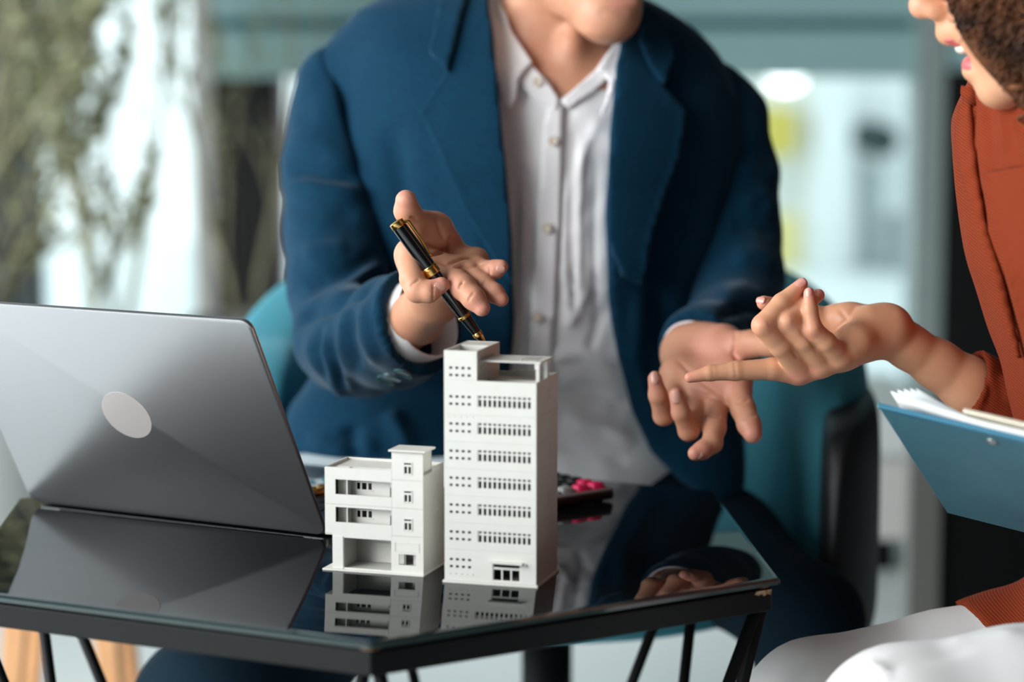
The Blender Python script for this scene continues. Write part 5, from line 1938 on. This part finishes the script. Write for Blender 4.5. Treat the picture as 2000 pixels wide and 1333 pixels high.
# ---------------- her chair, right of the frame
wc = empty('armchair', (PY(2360, 1250, -0.1)[0], -0.10, 0))
tag(wc, 'grey armchair under the person in the rust jacket, at the right edge', 'armchair')
MB().box(-0.22, 0.26, -0.27, 0.27, 0.12, 0.295).build('seat', mat('grey_upholstery', srgb(120, 126, 128), 0.9), wc, bevel=0.03, seg=4)
MB().box(0.20, 0.30, -0.27, 0.27, 0.12, 0.72).build('backrest', mat('grey_upholstery', (0, 0, 0)), wc, bevel=0.04, seg=4)
for sx in (-0.18, 0.22):
    for sy in (-0.22, 0.22):
        MB().tube([(sx, sy, 0.12), (sx * 1.1, sy * 1.08, 0.0)], [0.014, 0.010], 10).build('leg', m_black, wc, True)

# ---------------- teal clipboard with papers
TLc, BLc = V3(PY(1715, 795, -0.22)), V3(PY(1850, 1003, -0.02))
e1 = BLc - TLc
best = min(np.linspace(-0.6, 0.3, 400), key=lambda Y: abs((V3(PY(2000, 862, Y)) - TLc) @ e1))
e2 = V3(PY(2000, 862, best)) - TLc
e2 = e2 / np.linalg.norm(e2) * 0.315
nn_ = np.cross(e1, e2)
nn_ /= np.linalg.norm(nn_)
if nn_[1] > 0: nn_ = -nn_            # towards the camera: the underside
clip = empty('clipboard', tuple(TLc))
tag(clip, 'teal clipboard held tilted at the right edge, underside showing', 'clipboard')
m_board = mat('teal_leatherette', srgb(62, 108, 122), 0.55, spec=0.35, bump=(260, 0.25, 0.0008), vary=(14, srgb(54, 98, 112), 0.7))


def plate(name, a0, a1, b0, b1, t0, t1, material, parent, bevel=0.0, bend=None, na=1, nb=1):
    """plate in the clipboard's own frame: a along its short side, b along its long side, t away from the camera"""
    A, B, N_ = e1, e2, -nn_
    v, f = [], []
    for t in (t0, t1):
        for i in range(na + 1):
            for j in range(nb + 1):
                a, b = a0 + (a1 - a0) * i / na, b0 + (b1 - b0) * j / nb
                q = A * a + B * b + N_ * (t + (bend(a, b) if bend else 0))
                v.append(tuple(q))
    m = (na + 1) * (nb + 1)
    I = lambda i, j, s: s * m + i * (nb + 1) + j
    for i in range(na):
        for j in range(nb):
            f.append((I(i, j, 0), I(i + 1, j, 0), I(i + 1, j + 1, 0), I(i, j + 1, 0)))
            f.append((I(i, j, 1), I(i, j + 1, 1), I(i + 1, j + 1, 1), I(i + 1, j, 1)))
    for i in range(na):
        f.append((I(i, 0, 0), I(i, 0, 1), I(i + 1, 0, 1), I(i + 1, 0, 0)))
        f.append((I(i, nb, 0), I(i + 1, nb, 0), I(i + 1, nb, 1), I(i, nb, 1)))
    for j in range(nb):
        f.append((I(0, j, 0), I(0, j + 1, 0), I(0, j + 1, 1), I(0, j, 1)))
        f.append((I(na, j, 0), I(na, j, 1), I(na, j + 1, 1), I(na, j + 1, 0)))
    return MBfrom(v, f).build(name, material, parent, na > 1, bevel)


def MBfrom(v, f):
    m = MB()
    m.v, m.f = v, f
    return m


plate('board', 0, 1, 0, 1, 0, 0.003, m_board, clip, 0.0012)
plate('edge_binding', -0.004, 0.018, -0.002, 1.002, -0.0006, 0.0034, mat('teal_edge', srgb(34, 104, 130), 0.4), clip, 0.0008)
# rivet through the board
rv = e1 * 0.075 + e2 * 0.30
ra = Vector(nn_).orthogonal().normalized()
rb = Vector(nn_).cross(ra)
rg = [[tuple(Vector(rv) + (ra * math.cos(2 * PI * j / 16) + rb * math.sin(2 * PI * j / 16)) * r + Vector(nn_) * h) for j in range(16)] for r, h in ((0.0048, -0.001), (0.0046, 0.001), (0.003, 0.0018))]
auto_smooth(MB().rings(rg).build('rivet', mat('nickel', srgb(190, 190, 186), 0.3, metal=0.9), clip), 50)
plate('metal_clip', -0.055, 0.10, 0.235, 0.78, 0.0075, 0.0115, mat('cream_metal', srgb(214, 204, 184), 0.35, metal=0.2), clip, 0.0012)
for k in range(5):
    o = plate('page', -0.055 + 0.012 * k, 0.95, 0.035 + 0.012 * k, 0.97, 0.0035 + 0.0008 * k, 0.0038 + 0.0008 * k, m_paper if k % 2 else m_white_tr, None, 0,
              (lambda kk: (lambda a, b: 0.05 * max(0, 0.30 - b) ** 1.5 * (1 + 0.5 * kk) * max(0, 1 - a * 0.9)))(k), 10, 14)
    o.name = 'paper_sheet'
    o.location = tuple(TLc)
    tag(o, 'white paper sheet clipped on the teal clipboard, its corner curling up', 'paper', 'sheets on the clipboard')
